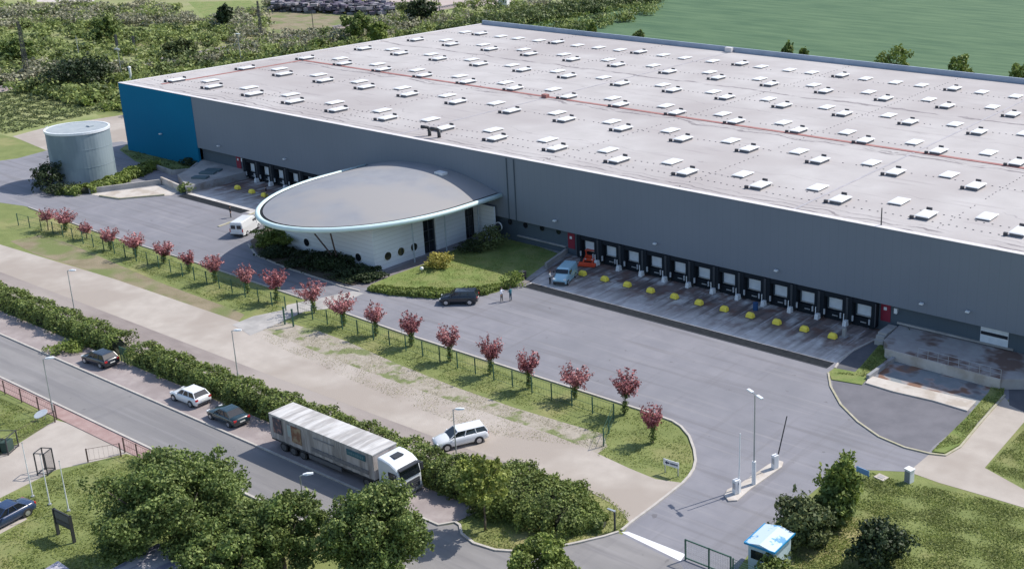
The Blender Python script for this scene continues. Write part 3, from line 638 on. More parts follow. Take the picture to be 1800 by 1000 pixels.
mb = MB(); mb.tube((0, 0, 0), (0, 0, 2.1), .19, .17, n=12); mb.build('white_sleeve', WHITE, t)
mb = MB(); mb.tube((0, 0, 2.1), (0, 0, hz-.1), .075, .05, n=8); mb.build('pole', STEEL, t)
mb = MB(); mb.tube((-.35, .15, hz), (.35, -.15, hz-.05), .04, n=6); mb.build('cross_arm', STEEL, t)
for s in (-1, 1):
    mb = MB(); c = Vector((.62*s, -.28*s, hz+.02)); mb.box(c, (.72, .30, .13), rz=-.42); mb.build('lamp_head', LAMPH, t, bevel=.04)

# barriers
for q, top, lab, kind in (((1294, 866), (1296, 763), 'upright slim white boom barrier at the tip of the traffic island', 0), ((1362, 822), (1370, 733), 'dark tilted boom barrier at the far end of the traffic island', 1)):
    b = G(*q, .14); t = thing('boom_barrier', lab, 'barrier', (b.x, b.y, .14), -.3)
    mb = MB(); mb.box((0, 0, .62), (.42, .52, 1.24)); mb.build('cabinet', WHITE, t, bevel=.03)
    mb = MB(); mb.box((.05, -.275, .75), (.3, .03, .5)); mb.build('cabinet_door', STEEL, t)
    T = ztop(q, top[1]); mb = MB(); mb.tube((0, .3, .95), (.1+.35*kind, .3+.55*kind, T), .06, .045, n=6); mb.build('boom', DARKM if kind else WHITE, t)
b = G(1300, 862, .14); t = thing('card_reader', 'short white intercom pillar next to the upright barrier', 'pillar', (b.x+.1, b.y-.3, .14)); mb = MB(); mb.box((0, 0, .55), (.28, .3, 1.1)); mb.build('pillar', LAMPH, t); mb = MB(); mb.box((0, -.16, .9), (.2, .03, .2)); mb.build('keypad', DARKM, t)

# ------------------------------------------------------------------ yellow wheel guides
STAIN = M('dark_bedding', (.12, .11, .11), .9)
def yellow_block():
    t = thing('yellow_block', '', 'wheel guide', group='yellow wheel guide blocks on the aprons')
    mb = MB(); mb.loft([[(-.55, -.42, 0), (.55, -.42, 0), (.55, .42, 0), (-.55, .42, 0)], [(-.5, -.36, .3), (.5, -.36, .3), (.5, .36, .3), (-.5, .36, .3)], [(-.34, -.22, .46), (.34, -.22, .46), (.34, .22, .46), (-.34, .22, .46)]]); t.scale = (.86, .8, 1.35); mb.build('block', YEL, t, bevel=.05)
    mb = MB(); mb.box((0, 0, .02), (1.2, .95, .04)); mb.build('base_plate', STAIN, t); return t
yb = yellow_block()
for i in range(11):
    x, y = -90.1+3.495*i, 104.2
    n = ORD[i]
    lab = n+' yellow block from the parked pale blue van on the main apron'
    if i == 0: yb.location = (x, y, .02); yb['label'] = lab
    else: dup(yb, (x, y, .02), random.Random(i).uniform(-.08, .08), lab)
for q, lab in (((418, 333), 'yellow block on the far apron nearest the raised platform'), ((443, 340), 'middle yellow block on the far apron'), ((465, 346), 'yellow block at the feet of the dark person on the far apron'), ((522, 322), 'yellow block just under the far dock doors above the dome roof edge')):
    p = G(*q); dup(yb, (p.x, p.y, .02), 0, lab)
p = G(1484, 592); t = thing('grey_bollard', 'grey concrete bollard next to the last yellow block', 'bollard', (p.x, p.y, .02)); mb = MB(); mb.box((0, 0, .5), (.45, .4, 1.0), taper=.85); mb.build('post', CONC, t, bevel=.03); mb = MB(); mb.box((0, 0, .03), (.8, .7, .06)); mb.build('footing', CONC_D, t)
p = G(1323, 548); t = thing('blue_drum', 'small dark blue drum behind a yellow block on the apron', 'drum', (p.x, p.y+.6, .02)); BLU = M('blue_plastic', (.02, .08, .22), .5); mb = MB(); mb.tube((0, 0, 0), (0, 0, .85), .3, n=14); mb.build('body', BLU, t); mb = MB(); mb.tube((0, 0, .85), (0, 0, .9), .32, n=14); mb.build('lid', BLU, t)

# ------------------------------------------------------------------ fences and gates
def fence(label, pts, spacing, h, pm, name='mesh_fence', wires=3, lean=0.0):
    t = thing(name, label, 'fence', (pts[0][0], pts[0][1], 0)); P = [Vector(p) for p in pts]; wb = MB(); sizes = []
    for a, b in zip(P[:-1], P[1:]):
        L = (b-a).length; n = max(1, round(L/spacing))
        for i in range(n+(1 if b == P[-1] else 0)):
            p = a.lerp(b, i/n); q = MB(); q.box((p.x-P[0].x, p.y-P[0].y, h/2), (.09, .09, h)); q.build('post', pm, t)
        for k in range(wires):
            z = h*(.12+.84*k/(wires-1)); wb.tube((a.x-P[0].x, a.y-P[0].y, z), (b.x-P[0].x, b.y-P[0].y, z), .018, n=4)
        m = int(L/.35)
        for i in range(m): p = a.lerp(b, (i+.5)/m); wb.box((p.x-P[0].x, p.y-P[0].y, h*.53), (.009, .009, h*.84))
    wb.build('mesh_panel', pm, t); return t
fence('long green mesh fence running along the row of pink trees', [(-168.5, 75.5), (-160.6, 76.2), (-110.5, 76.2)], 2.55, 1.75, GREENM)
fence('green mesh fence from the footpath gate to the verge by the entrance', [(-108.3, 76.2), (-62.5, 75.9), (-60.2, 71.6)], 2.55, 1.75, GREENM)
for q, lab in (((501, 570), 'green gate post on the silo side of the footpath'), ((516, 574), 'green gate post on the entrance side of the footpath')):
    p = G(*q); t = thing('gate_post', lab, 'post', (p.x, p.y, 0)); mb = MB(); mb.box((0, 0, 1.0), (.14, .14, 2.0)); mb.build('post', GREENM, t); mb = MB(); mb.box((0, 0, 2.03), (.2, .2, .06)); mb.build('cap', GREENM, t)
fence('brown post fence along the road between left grass and lamp', [(-124, 47.2), (-105.2, 47.2)], 3.1, 1.45, BROWNW, 'post_fence', 3)
fence('short brown post fence along the road behind the big leafy trees', [(-94.0, 47.2), (-84.0, 47.2)], 2.2, 1.45, BROWNW, 'post_fence', 3)
a, b = G(97, 742), G(0, 795); fence('low fence between the left grass and the pale driveway', [(a.x, a.y), (b.x, b.y)], 4.5, 1.2, BROWNW, 'post_fence', 2)
p = G(155, 812); q = G(213, 802); fence('thin wire fence between driveway and billboard grass', [(p.x, p.y), (q.x, q.y)], 4, 1.3, BROWNW, 'post_fence', 2)
t = thing('mesh_gate', 'dark green framed swing gate at the bottom by the blue kiosk', 'gate', (-44.1, 61.4, 0))
mb = MB()
for x in (0, 2.1, 4.0): mb.box((x, 0, .88), (.1, .1, 1.76))
for z in (.18, 1.72): mb.box((2, 0, z), (4.0, .08, .08))
mb.build('frame', GREENM, t); mb = MB()
for i in range(26): mb.box((.12+i*.15, 0, .95), (.012, .012, 1.5))
for i in range(9): mb.box((2, 0, .3+i*.17), (3.9, .01, .01))
mb.build('mesh_panel', STEEL, t)
fence('dark green closed fence panels between gate and blue kiosk', [(-39.9, 61.4), (-34, 61.4)], 1.9, 1.7, GREENM, 'panel_fence', 8)
p = G(213, 640); t = thing('mesh_gate', 'small green mesh gate in the hedge gap behind the black hatchback', 'gate', (p.x, p.y+.4, 0))
mb = MB()
for s in (-.6, 0, .6): mb.box((s, 0, .85), (.08, .08, 1.7))
for z in (.2, .9, 1.65): mb.box((0, 0, z), (1.2, .05, .06))
mb.build('frame', GREENM, t); mb = MB()
for i in range(9): mb.box((-.5+i*.125, 0, .9), (.05, .02, 1.4))
mb.build('mesh_panel', GREENM, t)

# ------------------------------------------------------------------ signs, poles, boxes
def sign(name, label, q, wdt, hgt, z0, rz, face, back, marks=None, cat='sign'):
    p = G(*q); t = thing(name, label, cat, (p.x, p.y, 0), rz)
    for s in (-1, 1):
        mb = MB(); mb.box((s*wdt*.42, .05, (z0+hgt)/2), (.08, .08, z0+hgt)); mb.build('leg', back, t)
    mb = MB(); mb.box((0, 0, z0+hgt/2), (wdt, .05, hgt)); bd = mb.build('board', face, t)
    if marks: marks(t, bd)
    return t
INK = M('navy_print', (.02, .035, .10), .6)
def arrow(t, bd):
    mb = MB(); mb.prism([(-.62, -.0), (-.40, .17), (-.40, .07), (-.16, .07), (-.16, -.07), (-.40, -.07), (-.40, -.17)], 0, .012)
    mb.v = [(x, -.028-z, 1.05+y) for x, y, z in mb.v]; mb.build('arrow', INK, bd)
    mb = MB()
    for i, wd in enumerate((.11, .09, .12, .08, .10, .09)): mb.box((-.02+i*.125, -.031, 1.05), (wd, .01, .13+.04*(i % 2)))
    mb.build('lettering', INK, bd)
sign('direction_sign', 'white direction board with a dark arrow on the verge', (1180, 834), 1.55, .55, .78, .05, WHITE, STEEL, arrow)
sign('blue_board', 'small blue board on the grass beside the tall bush', (1516, 838), 1.3, .5, .3, -.15, M('faded_blue_board', (.17, .33, .60), .5), GREENM)
p = G(1596, 848); t = thing('utility_cabinet', 'white utility cabinet at the corner of the grass and path', 'cabinet', (p.x, p.y+.2, 0), -.25)
mb = MB(); mb.box((0, 0, .58), (.62, .55, 1.16)); mb.build('body', WHITE, t, bevel=.02); mb = MB(); mb.box((-.02, -.29, .55), (.5, .03, .95)); mb.build('door', M('grey_door', (.25, .26, .28)), t); mb = MB(); mb.box((0, 0, 1.2), (.72, .65, .07)); mb.build('cap', WHITE, t)
p = G(1549, 840); t = thing('manhole_slab', 'flat pale concrete slab in the grass near the utility cabinet', 'slab', (p.x, p.y, 0), -.2); mb = MB(); mb.box((0, 0, .06), (1.0, .8, .12)); mb.build('slab', CONC_W, t); mb = MB(); mb.box((0, 0, .13), (.5, .4, .03)); mb.build('lid', CONC, t)
p = G(1081, 932); zt = ztop((1081, 932), 898); t = thing('small_lamp_post', 'short dark post with a side arm on the verge end', 'post', (p.x, p.y, 0))
mb = MB(); mb.tube((0, 0, 0), (0, 0, zt), .08, n=8); mb.build('pole', DARKM, t); mb = MB(); mb.box((-.3, 0, zt), (.75, .18, .08)); mb.build('arm', STEEL, t)
for q, top, lab in (((58, 873), 779, 'leftmost of three thin white flagpoles on the billboard grass'), ((88, 887), 800, 'middle thin white flagpole on the billboard grass'), ((121, 898), 811, 'flagpole directly behind the dark billboard')):
    p = G(*q); h = ztop(q, top); t = thing('flagpole', lab, 'flagpole', (p.x, p.y, 0), 0, 'white flagpoles'); mb = MB(); mb.tube((0, 0, 0), (0, 0, h), .055, .03, n=8); mb.build('pole', WHITE, t); mb = MB(); mb.tube((0, 0, h), (0, 0, h+.08), .05, n=8); mb.build('finial', STEEL, t); mb = MB(); mb.tube((0, 0, 0), (0, 0, .12), .14, n=8); mb.build('foot', STEEL, t)
a, b = G(103, 939), G(131, 953); ang = math.atan2(b.y-a.y, b.x-a.x); zt = ztop((103, 939), 893)
t = thing('billboard', 'dark double sided billboard on two posts in the grass', 'billboard', (a.x, a.y, 0), ang); wd = (b-a).length
for x in (0, wd):
    mb = MB(); mb.box((x, 0, zt/2), (.14, .22, zt)); mb.build('post', DARKM, t)
mb = MB(); mb.box((wd/2, 0, zt-.62), (wd+.1, .1, 1.24)); bd = mb.build('board', DARKM, t); mb = MB(); mb.box((wd/2, -.06, zt-.4), (wd-.3, .02, .55)); mb.build('panel', M('grey_panel', (.10, .10, .11)), bd); mb = MB(); mb.box((wd/2, -.06, zt-.95), (wd-.3, .02, .28)); mb.build('panel', M('grey_panel_b', (.06, .06, .07)), bd)
a = G(82, 830); h = ztop((82, 830), 792); t = thing('metal_frame', 'open dark steel gate frame at the edge of the driveway', 'gate frame', (a.x, a.y, 0), .5)
mb = MB()
for x in (-.45, .45):
    for y in (-.5, .5): mb.box((x, y, h/2), (.08, .08, h))
for z in (.15, h): 
    for y in (-.5, .5): mb.box((0, y, z), (.9, .06, .06))
    for x in (-.45, .45): mb.box((x, 0, z), (.06, 1.0, .06))
mb.build('frame', DARKM, t); mb = MB()
for i in range(9): mb.box((.45, -.44+i*.11, h/2), (.02, .02, h))
mb.build('bars', DARKM, t)
p = G(74, 738); t = thing('white_board', 'white oval plate leaning by the corner lamp', 'plate', (p.x, p.y, .0), .6)
mb = MB(); mb.tube((-.35, 0, 0), (-.35, 0, .5), .03, n=6); mb.tube((.35, 0, 0), (.35, 0, .6), .03, n=6); mb.build('stand', STEEL, t); mb = MB(); n = 20
mb.loft([[(.65*math.cos(2*math.pi*i/n), .35*math.sin(2*math.pi*i/n)-.02, .62+z+.25*math.sin(2*math.pi*i/n)+.2*math.cos(2*math.pi*i/n)) for i in range(n)] for z in (0, .05)]); mb.build('plate', WHITE, t)
p = G(6, 792); t = thing('wire_cage', 'grey wire cage with dark bins at the left edge', 'cage', (p.x, p.y, 0), .6)
mb = MB()
for x in (-.9, .9):
    for y in (-.8, .8): mb.box((x, y, .8), (.08, .08, 1.6))
for z in (.1, 1.55): [mb.box((0, y, z), (1.8, .06, .06)) for y in (-.8, .8)]; [mb.box((x, 0, z), (.06, 1.6, .06)) for x in (-.9, .9)]
mb.build('frame', DARKM, t)
for x in (-.4, .4):
    mb = MB(); mb.box((x, 0, .5), (.6, .9, 1.0), taper=1.08); mb.build('bin', M('dark_green_bin', (.03, .06, .05)) if 'dark_green_bin' not in bpy.data.materials else bpy.data.materials['dark_green_bin'], t, bevel=.03)

# kiosk by the gate
t = thing('kiosk', 'small white kiosk with a bright blue roof beside the entrance gate', 'kiosk', (-38.6, 64.3, 0), .03)
KW = M('kiosk_wall', (.42, .53, .58), .6, (.50, .60, .66), 1.5); KR = M('kiosk_roof', (.52, .63, .70), .5, (.10, .30, .52), 1.1, mix=(.54, .6), coord='obj'); KB = M('kiosk_trim', (.02, .25, .50), .5)
mb = MB(); mb.box((0, 0, 1.12), (2.1, 2.6, 2.24)); mb.build('wall', KW, t)
mb = MB(); mb.loft([[(-1.25, -1.5, 2.3), (0, -1.5, 2.55), (1.25, -1.5, 2.3), (1.25, -1.5, 2.24), (-1.25, -1.5, 2.24)], [(-1.25, 1.5, 2.3), (0, 1.5, 2.55), (1.25, 1.5, 2.3), (1.25, 1.5, 2.24), (-1.25, 1.5, 2.24)]]); r_ = mb.build('roof', KR, t)
mb = MB(); mb.box((0, -1.52, 2.3), (2.55, .06, .16)); mb.box((-1.27, 0, 2.3), (.06, 3.0, .14)); mb.box((1.27, 0, 2.3), (.06, 3.0, .14)); mb.build('fascia', KB, r_)
mb = MB(); mb.box((-.3, -1.32, 1.45), (1.0, .05, .7)); mb.build('window', GLASS, t); mb = MB(); mb.box((-1.07, .3, 1.0), (.05, .8, 2.0)); mb.build('door', WHITE, t)

# carport roofs at the bottom edge
def carport(label, pts, z):
    P = GP(pts, z); cx = sum(p[0] for p in P)/len(P); cy = sum(p[1] for p in P)/len(P)
    t = thing('carport', label, 'carport', (cx, cy, 0)); mb = MB(); mb.prism(P, z-.12, z); r = mb.build('roof', M('weathered_sheet', (.50, .48, .52), .6, (.25, .25, .34), 1.1, mix=(.5, .58), stretch=(1, .3, 1)) if 'weathered_sheet' not in bpy.data.materials else bpy.data.materials['weathered_sheet'], t, world=True)
    for x, y in P:
        q = MB(); q.box((cx+(x-cx)*.9, cy+(y-cy)*.9, (z-.13)/2), (.12, .12, z-.13)); q.build('post', STEEL, t, world=True)
    mb = MB(); mb.box((cx, cy, .9), (1.6, 1.2, 1.8)); mb.build('inner_box', CONC, t, world=True)
carport('pale weathered sheet roof of a shelter under the big leafy trees', [(196, 1000), (278, 954), (312, 968), (296, 984), (345, 992), (370, 1040), (150, 1050)], 2.4)
carport('small pale shelter roof cut off by the bottom edge below the billboard', [(74, 1002), (102, 985), (126, 1002), (112, 1040), (60, 1030)], 2.2)

# ------------------------------------------------------------------ vehicles
RIMD = M('dark_truck_rim', (.10, .10, .105), .5)
def wheel(parent, x, y, r, wd=.22, truck=False):
    s = 1 if y > 0 else -1
    mb = MB(); mb.disc((x, y, r), r, (0, 1, 0), wd, 22); w_ = mb.build('wheel', RUBBER, parent, bevel=.02)
    mb = MB(); mb.disc((x, y+s*(wd/2+.012), r), r*.64, (0, 1, 0), .03, 14); mb.disc((x, y+s*(wd/2+.03), r), r*.2, (0, 1, 0), .04, 8)
    mb.build('rim', RIMD if r > .45 else CHROME, w_)
def paint(name, c, rough=.25): 
    if name in bpy.data.materials: return bpy.data.materials[name]
    m = M(name, c, rough, spec=.6); m.node_tree.nodes["Principled BSDF"].inputs['Coat Weight'].default_value = .6; return m
def car(label, loc, rz, L, Wd, H, pm, style='hatch', cat='car', name='parked_car'):
    t = thing(name, label, cat, (loc[0], loc[1], .02 if len(loc) < 3 else loc[2]), rz); t.scale = (1, 1, .94)
    k = H/1.5; hw = Wd/2; bz = 1.0*k if style == 'suv' else .93*k
    prof = {'hatch': [(-.5, .40, .72, .86), (-.485, .26, .96, .94), (-.44, .22, 1.02, .97), (-.2, .20, 1.0, 1), (.05, .20, .98, 1), (.2, .2, .96, 1), (.34, .21, .88, .98), (.45, .24, .76, .93), (.49, .30, .64, .86), (.5, .36, .56, .8)],
            'sedan': [(-.5, .40, .74, .86), (-.485, .28, .95, .93), (-.42, .22, 1.0, .96), (-.2, .20, 1.0, 1), (.05, .20, .97, 1), (.2, .2, .95, 1), (.34, .21, .88, .98), (.45, .24, .76, .93), (.49, .30, .64, .86), (.5, .36, .56, .8)]}
    prof['suv'] = [(a, b+.06, c*1.02+.02, d) for a, b, c, d in prof['hatch']]
    rings = []
    for xf, zb, zt, wf in prof[style]:
        w2 = hw*wf; zb *= k; zt *= k; x = xf*L
        rings.append([(x, -w2*.90, zb), (x, -w2, zb+.14), (x, -w2, (zb+zt)/2+.05), (x, -w2*.97, zt-.10), (x, -w2*.86, zt-.01), (x, -w2*.4, zt+.025), (x, w2*.4, zt+.025), (x, w2*.86, zt-.01), (x, w2*.97, zt-.10), (x, w2, (zb+zt)/2+.05), (x, w2, zb+.14), (x, w2*.90, zb)])
    mb = MB(); mb.loft(rings); body = mb.build('body', pm, t, smooth=True)
    for p_ in body.data.polygons: p_.use_smooth = True
    g = {'hatch': (-.47, .22, -.36, .04), 'sedan': (-.36, .22, -.20, .04), 'suv': (-.485, .24, -.43, .08)}[style]
    x0, x1, a0, a1 = [q*L for q in g]; z0, z1 = bz-.02, H-.035; w0, w1 = hw*.88, hw*.70
    B = [(x0, -w0), (x1, -w0*.96), (x1, w0*.96), (x0, w0)]; T = [(a0, -w1), (a1, -w1), (a1, w1), (a0, w1)]
    mb = MB(); mb.loft([[(x, y, z0) for x, y in B], [(x, y, z1) for x, y in T]]); gl = mb.build('windows', GLASS, t)
    mb = MB(); e = .03
    mb.loft([[(a0-e, -w1-e, z1-.01), (a1+e, -w1-e, z1-.01), (a1+e, w1+e, z1-.01), (a0-e, w1+e, z1-.01)], [(a0, -w1, z1+.035), (a1, -w1, z1+.035), (a1, w1, z1+.035), (a0, w1, z1+.035)], [(a0+.2, -w1*.8, z1+.05), (a1-.2, -w1*.8, z1+.05), (a1-.2, w1*.8, z1+.05), (a0+.2, w1*.8, z1+.05)]])
    mb.build('roof', pm, t)
    for s in (-1, 1):
        for (bx, by), (tx, ty) in (((x0, w0), (a0, w1)), ((x1, w0*.96), (a1, w1))): mb = MB(); mb.tube((bx, s*by, z0), (tx, s*ty, z1), .045, n=6); mb.build('pillar', pm, t)
        for f in (.36, .68) if style != 'suv' else (.30, .62):
            bx = x0+(x1-x0)*f; tx = a0+(a1-a0)*(f+.06); mb = MB(); mb.tube((bx, s*w0, z0), (tx, s*(w1+.0), z1), .04, n=6); mb.build('pillar', pm, t)
    r = .33*(k if style != 'suv' else 1.08)
    for x in (-.30*L, .315*L):
        for s in (-1, 1):
            mb = MB(); mb.disc((x, s*(hw-.07), r), r+.07, (0, 1, 0), .16, 22); mb.build('wheel_arch', DARKM, t); wheel(t, x, s*(hw-.09), r)
    for s in (-1, 1):
        mb = MB(); mb.box((L*.455, s*hw*.68, .68*k), (.28, .36, .14)); mb.build('headlight', LAMPW, t, bevel=.03)
        mb = MB(); mb.box((-L*.483, s*hw*.76, .82*k), (.14, .28, .22)); mb.build('tail_light', LAMPR, t, bevel=.02)
        mb = MB(); mb.box((x1-.25, s*(hw+.06), bz+.05), (.14, .18, .12)); mb.build('wing_mirror', pm, t, bevel=.02)
    mb = MB(); mb.box((L*.492, 0, .42*k), (.06, hw*1.1, .16)); mb.build('lower_grille', DARKM, t)
    mb = MB(); mb.box((-L*.492, 0, .40*k), (.08, hw*1.5, .16)); mb.build('rear_bumper', DARKM, t)
    for px_, pz_ in ((-L*.503, .62*k), (L*.505, .48*k)): mb = MB(); mb.box((px_, 0, pz_), (.02, .52, .12)); mb.build('number_plate', PLATE, t)
    return t
BLK = paint('black_car_paint', (.012, .016, .026)); WHT = paint('white_car_paint', (.72, .74, .76)); DTEAL = paint('dark_teal_paint', (.014, .034, .042)); BLU2 = paint('dark_blue_paint', (.02, .04, .10)); LBL = paint('pale_blue_paint', (.33, .55, .66))
def head(a, b): A, B = G(*a), G(*b); return math.atan2(B.y-A.y, B.x-A.x)
car('black hatchback parked by the hedge gap at the far left of the bay', (-113.9, 56.35, .06), math.pi+.08, 4.1, 1.76, 1.48, BLK, 'hatch')
car('white hatchback parked in the roadside bay in front of a black sedan', (-98.4, 56.4, .06), math.pi+.03, 4.2, 1.80, 1.52, WHT, 'hatch')
car('black sedan parked in the bay between white hatchback and truck', (-91.9, 56.0, .06), math.pi-.02, 4.5, 1.80, 1.42, DTEAL, 'sedan')
A, B = G(843, 779), G(768, 797); mid = (A+B)/2
car('white estate car parked nose to the hedge on the pale road', (mid.x-.55, mid.y+.8, .02), math.atan2(B.y-A.y, B.x-A.x), 4.7, 1.9, 1.62, WHT, 'suv')
A, B = G(826, 533), G(763, 534); mid = (A+B)/2
car('black suv parked beside the kerb of the office lawn', (mid.x+.5, mid.y+.7, .02), math.atan2(B.y-A.y, B.x-A.x), 4.4, 1.85, 1.66, BLK, 'suv')
p = G(2, 920); car('dark blue car cut off by the left edge on a paved bay', (p.x, p.y+.3, .01), math.atan2(G(48, 905).y-G(0, 930).y, G(48, 905).x-G(0, 930).x)+math.pi, 4.4, 1.8, 1.5, BLU2, 'sedan')

def van(label, loc, rz, L, Wd, H, pm, nose=.95):
    t = thing('delivery_van', label, 'van', (loc[0], loc[1], .02), rz); hw = Wd/2
    sec = [(-L/2, .4, H-.1, .93), (-L/2+.08, .3, H-.02, .98), (L/2-1.75, .3, H, 1), (L/2-1.45, .3, H-.10, .99), (L/2-nose, .3, 1.28, .97), (L/2-.25, .3, 1.02, .93), (L/2, .4, .8, .84)]
    rings = []
    for x, zb, zt, f in sec:
        w2 = hw*f; tw = w2*.86
        rings.append([(x, -w2, zb), (x, -w2, zb+(zt-zb)*.55), (x, -tw, zt-.08), (x, -tw+.12, zt), (x, tw-.12, zt), (x, tw, zt-.08), (x, w2, zb+(zt-zb)*.55), (x, w2, zb)])
    mb = MB(); mb.loft(rings); mb.build('body', pm, t)
    xa, xb = L/2-1.45, L/2-nose; mb = MB(); za = H-.16; zb_ = 1.30
    mb.add([(xa+.03, -hw*.80, za), (xa+.03, hw*.80, za), (xb+.03, hw*.88, zb_), (xb+.03, -hw*.88, zb_)], [(0, 1, 2, 3)]); mb.v = [(x+.03, y, z+.03) for x, y, z in mb.v]; mb.build('windscreen', GLASS, t)
    for s in (-1, 1):
        mb = MB(); mb.box((L/2-1.85, s*hw*.955, H*.70), (.85, .04, .48)); mb.build('side_window', GLASS, t)
        mb = MB(); mb.box((-L/2-.01, s*hw*.42, H*.68), (.04, hw*.62, .5)); mb.build('rear_window', GLASS, t)
        mb = MB(); mb.box((-L/2+.02, s*hw*.9, 1.0), (.08, .12, .45)); mb.build('tail_light', LAMPR, t)
        mb = MB(); mb.box((L/2-.2, s*hw*.72, .86), (.3, .32, .2)); mb.build('headlight', LAMPW, t, bevel=.03)
        mb = MB(); mb.box((L/2-1.2, s*(hw+.12), 1.4), (.12, .16, .26)); mb.build('wing_mirror', DARKM, t)
        for x in (-L*.29, L*.33): wheel(t, x, s*(hw-.1), .34)
    mb = MB(); mb.box((L/2-.02, 0, .5), (.08, Wd*.8, .26)); mb.box((-L/2, 0, .42), (.1, Wd*.9, .16)); mb.build('bumper', DARKM, t)
    mb = MB(); mb.box((-L/2-.03, 0, .72), (.02, .5, .12)); mb.build('number_plate', PLATE, t)
    return t
van('white delivery van parked by the shrub bed, its rear doors showing', (-139.6, 91.6), math.radians(118), 5.2, 1.95, 2.15, WHT)
van('small pale blue van facing out of the loading apron', (-90.7, 101.6), math.radians(-68), 4.4, 1.85, 1.85, LBL, 1.1)

# small red wheeled loader at the first dock
p = G(1033, 463); t = thing('red_loader', 'orange red compact wheel loader in front of the first dock', 'loader', (p.x, p.y+.9, .02), math.radians(-70)); t.scale = (1.3, 1.75, .72); ORG = M('orange_red_paint', (.62, .07, .025), .4)
mb = MB(); mb.box((-.45, 0, .85), (1.3, 1.0, .6)); mb.box((.55, 0, .75), (.7, .8, .4)); mb.build('chassis', ORG, t, bevel=.06)
mb = MB()
for x in (-.75, .1):
    for y in (-.42, .42): mb.box((x, y, 1.55), (.07, .07, .9))
mb.build('cab_frame', ORG, t); mb = MB(); mb.box((-.32, 0, 2.03), (1.05, 1.0, .07)); mb.build('cab_roof', ORG, t)
mb = MB(); mb.box((-.4, 0, 1.25), (.45, .5, .25)); mb.box((-.62, 0, 1.5), (.12, .5, .4)); mb.build('seat', DARKM, t)
for y in (-.35, .35):
    mb = MB(); mb.path([(.0, y, 1.15), (.9, y, 1.0), (1.35, y, .45)], .06); mb.build('lift_arm', ORG, t)
mb = MB(); mb.loft([[(1.3, y, .15), (1.3, y, .6), (1.38, y, .6), (1.42, y, .25), (1.85, y, .15)] for y in (-.65, .65)]); mb.build('bucket', ORG, t)
for x in (-.75, .55):
    for s in (-1, 1): wheel(t, x, s*.58, .36, .26)
for s in (-1, 1): mb = MB(); mb.box((.92, s*.3, .95), (.06, .18, .14)); mb.build('headlight', LAMPW, t)

# articulated truck
t = thing('articulated_truck', 'white cab truck with long dusty curtain trailer parked along the road', 'truck', (-76.0, 56.35, .02)); t.scale = (1, 1, .86)
CURT = M('dusty_curtain', (.44, .405, .395), .75, (.56, .52, .505), 1.2, col3=(.29, .265, .255), scale3=.6, stretch=(3, 1, .35), coord='obj'); TOPM = M('dusty_tarp_top', (.50, .49, .48), .8, (.60, .59, .58), 1.0, col3=(.36, .345, .335), scale3=.7, stretch=(2, .3, 1), coord='obj', bump=.15)
TX0, TX1, TW = -8.15, 5.25, 1.25
rr = random.Random(5); rings = []
N_ = 46
for i in range(N_+1):
    x = TX0+(TX1-TX0)*i/N_; b_ = .035*math.sin(i*1.9)+rr.uniform(-.012, .012)
    rings.append([(x, -TW-b_*.5, 1.15), (x, -TW-b_, 2.4), (x, -TW, 3.78), (x, TW, 3.78), (x, TW+b_, 2.4), (x, TW+b_*.5, 1.15)])
mb = MB(); mb.loft(rings); tr = mb.build('trailer_curtain', CURT, t)
mb = MB(); n2 = 30
mb.loft([[(TX0-.03+(TX1-TX0+.06)*i/n2, -TW-.04, 3.76), (TX0-.03+(TX1-TX0+.06)*i/n2, -TW-.04, 3.86), (TX0-.03+(TX1-TX0+.06)*i/n2, 0, 3.90+(.05 if i % 2 else -.02)), (TX0-.03+(TX1-TX0+.06)*i/n2, TW+.04, 3.86), (TX0-.03+(TX1-TX0+.06)*i/n2, TW+.04, 3.76)] for i in range(n2+1)]); mb.build('trailer_top', TOPM, t)
mb = MB(); mb.box(((TX0+TX1)/2, 0, 1.06), (TX1-TX0, 2*TW, .2)); mb.box(((TX0+TX1)/2, 0, .85), (TX1-TX0-1, 1.0, .3)); mb.build('trailer_chassis', DARKM, t)
mb = MB(); mb.box((TX0-.03, 0, 2.5), (.08, 2*TW, 2.6)); mb.build('rear_doors', CONC_D, t)
for s in (-1, 1): mb = MB(); mb.box((TX0-.08, s*.95, 1.0), (.06, .4, .16)); mb.build('tail_light', LAMPR, t)
def patch(nm, x, z, wx, wz, m, par=tr): mb = MB(); mb.box((x, -TW-.05, z), (wx, .03, wz)); return mb.build(nm, m, par)
patch('picture_panel', -7.1, 2.75, 1.15, 1.7, M('print_dark', (.07, .06, .08), .7, (.30, .16, .14), 1.6, mix=(.5, .6), coord='obj'))
patch('picture_panel', -4.55, 2.55, 1.3, 1.8, M('print_brown', (.20, .09, .055), .7, (.34, .26, .17), 1.3, mix=(.45, .6), coord='obj'))
patch('picture_panel', -5.45, 2.75, .5, 1.3, M('print_pale_teal', (.30, .42, .44), .7, (.42, .40, .38), 2, coord='obj'))
tp = patch('teal_panel', 3.2, 3.15, 2.3, .62, M('teal_print', (.03, .13, .17), .6))
mb = MB()
for i in range(9): mb.box((2.3+i*.22, -TW-.075, 3.15), (.13, .02, .18+.05*(i % 3))); 
mb.build('lettering', M('pale_print', (.14, .24, .27)), tp)
lp_ = patch('slogan_panel', 1.0, 1.75, 7.2, .42, M('grey_print', (.14, .14, .16), .7, (.24, .23, .23), 3, coord='obj'))
lp2 = patch('slogan_panel', -.9, 3.1, 2.6, .12, M('faint_print', (.22, .21, .22), .7, (.32, .30, .30), 5, coord='obj'))
GRD = M('guard', (.12, .12, .13))
for s_ in (-1, 1): mb = MB(); mb.box((-1.0, s_*(TW+.02), .78), (4.2, .05, .42)); mb.build('side_guard', GRD, t)
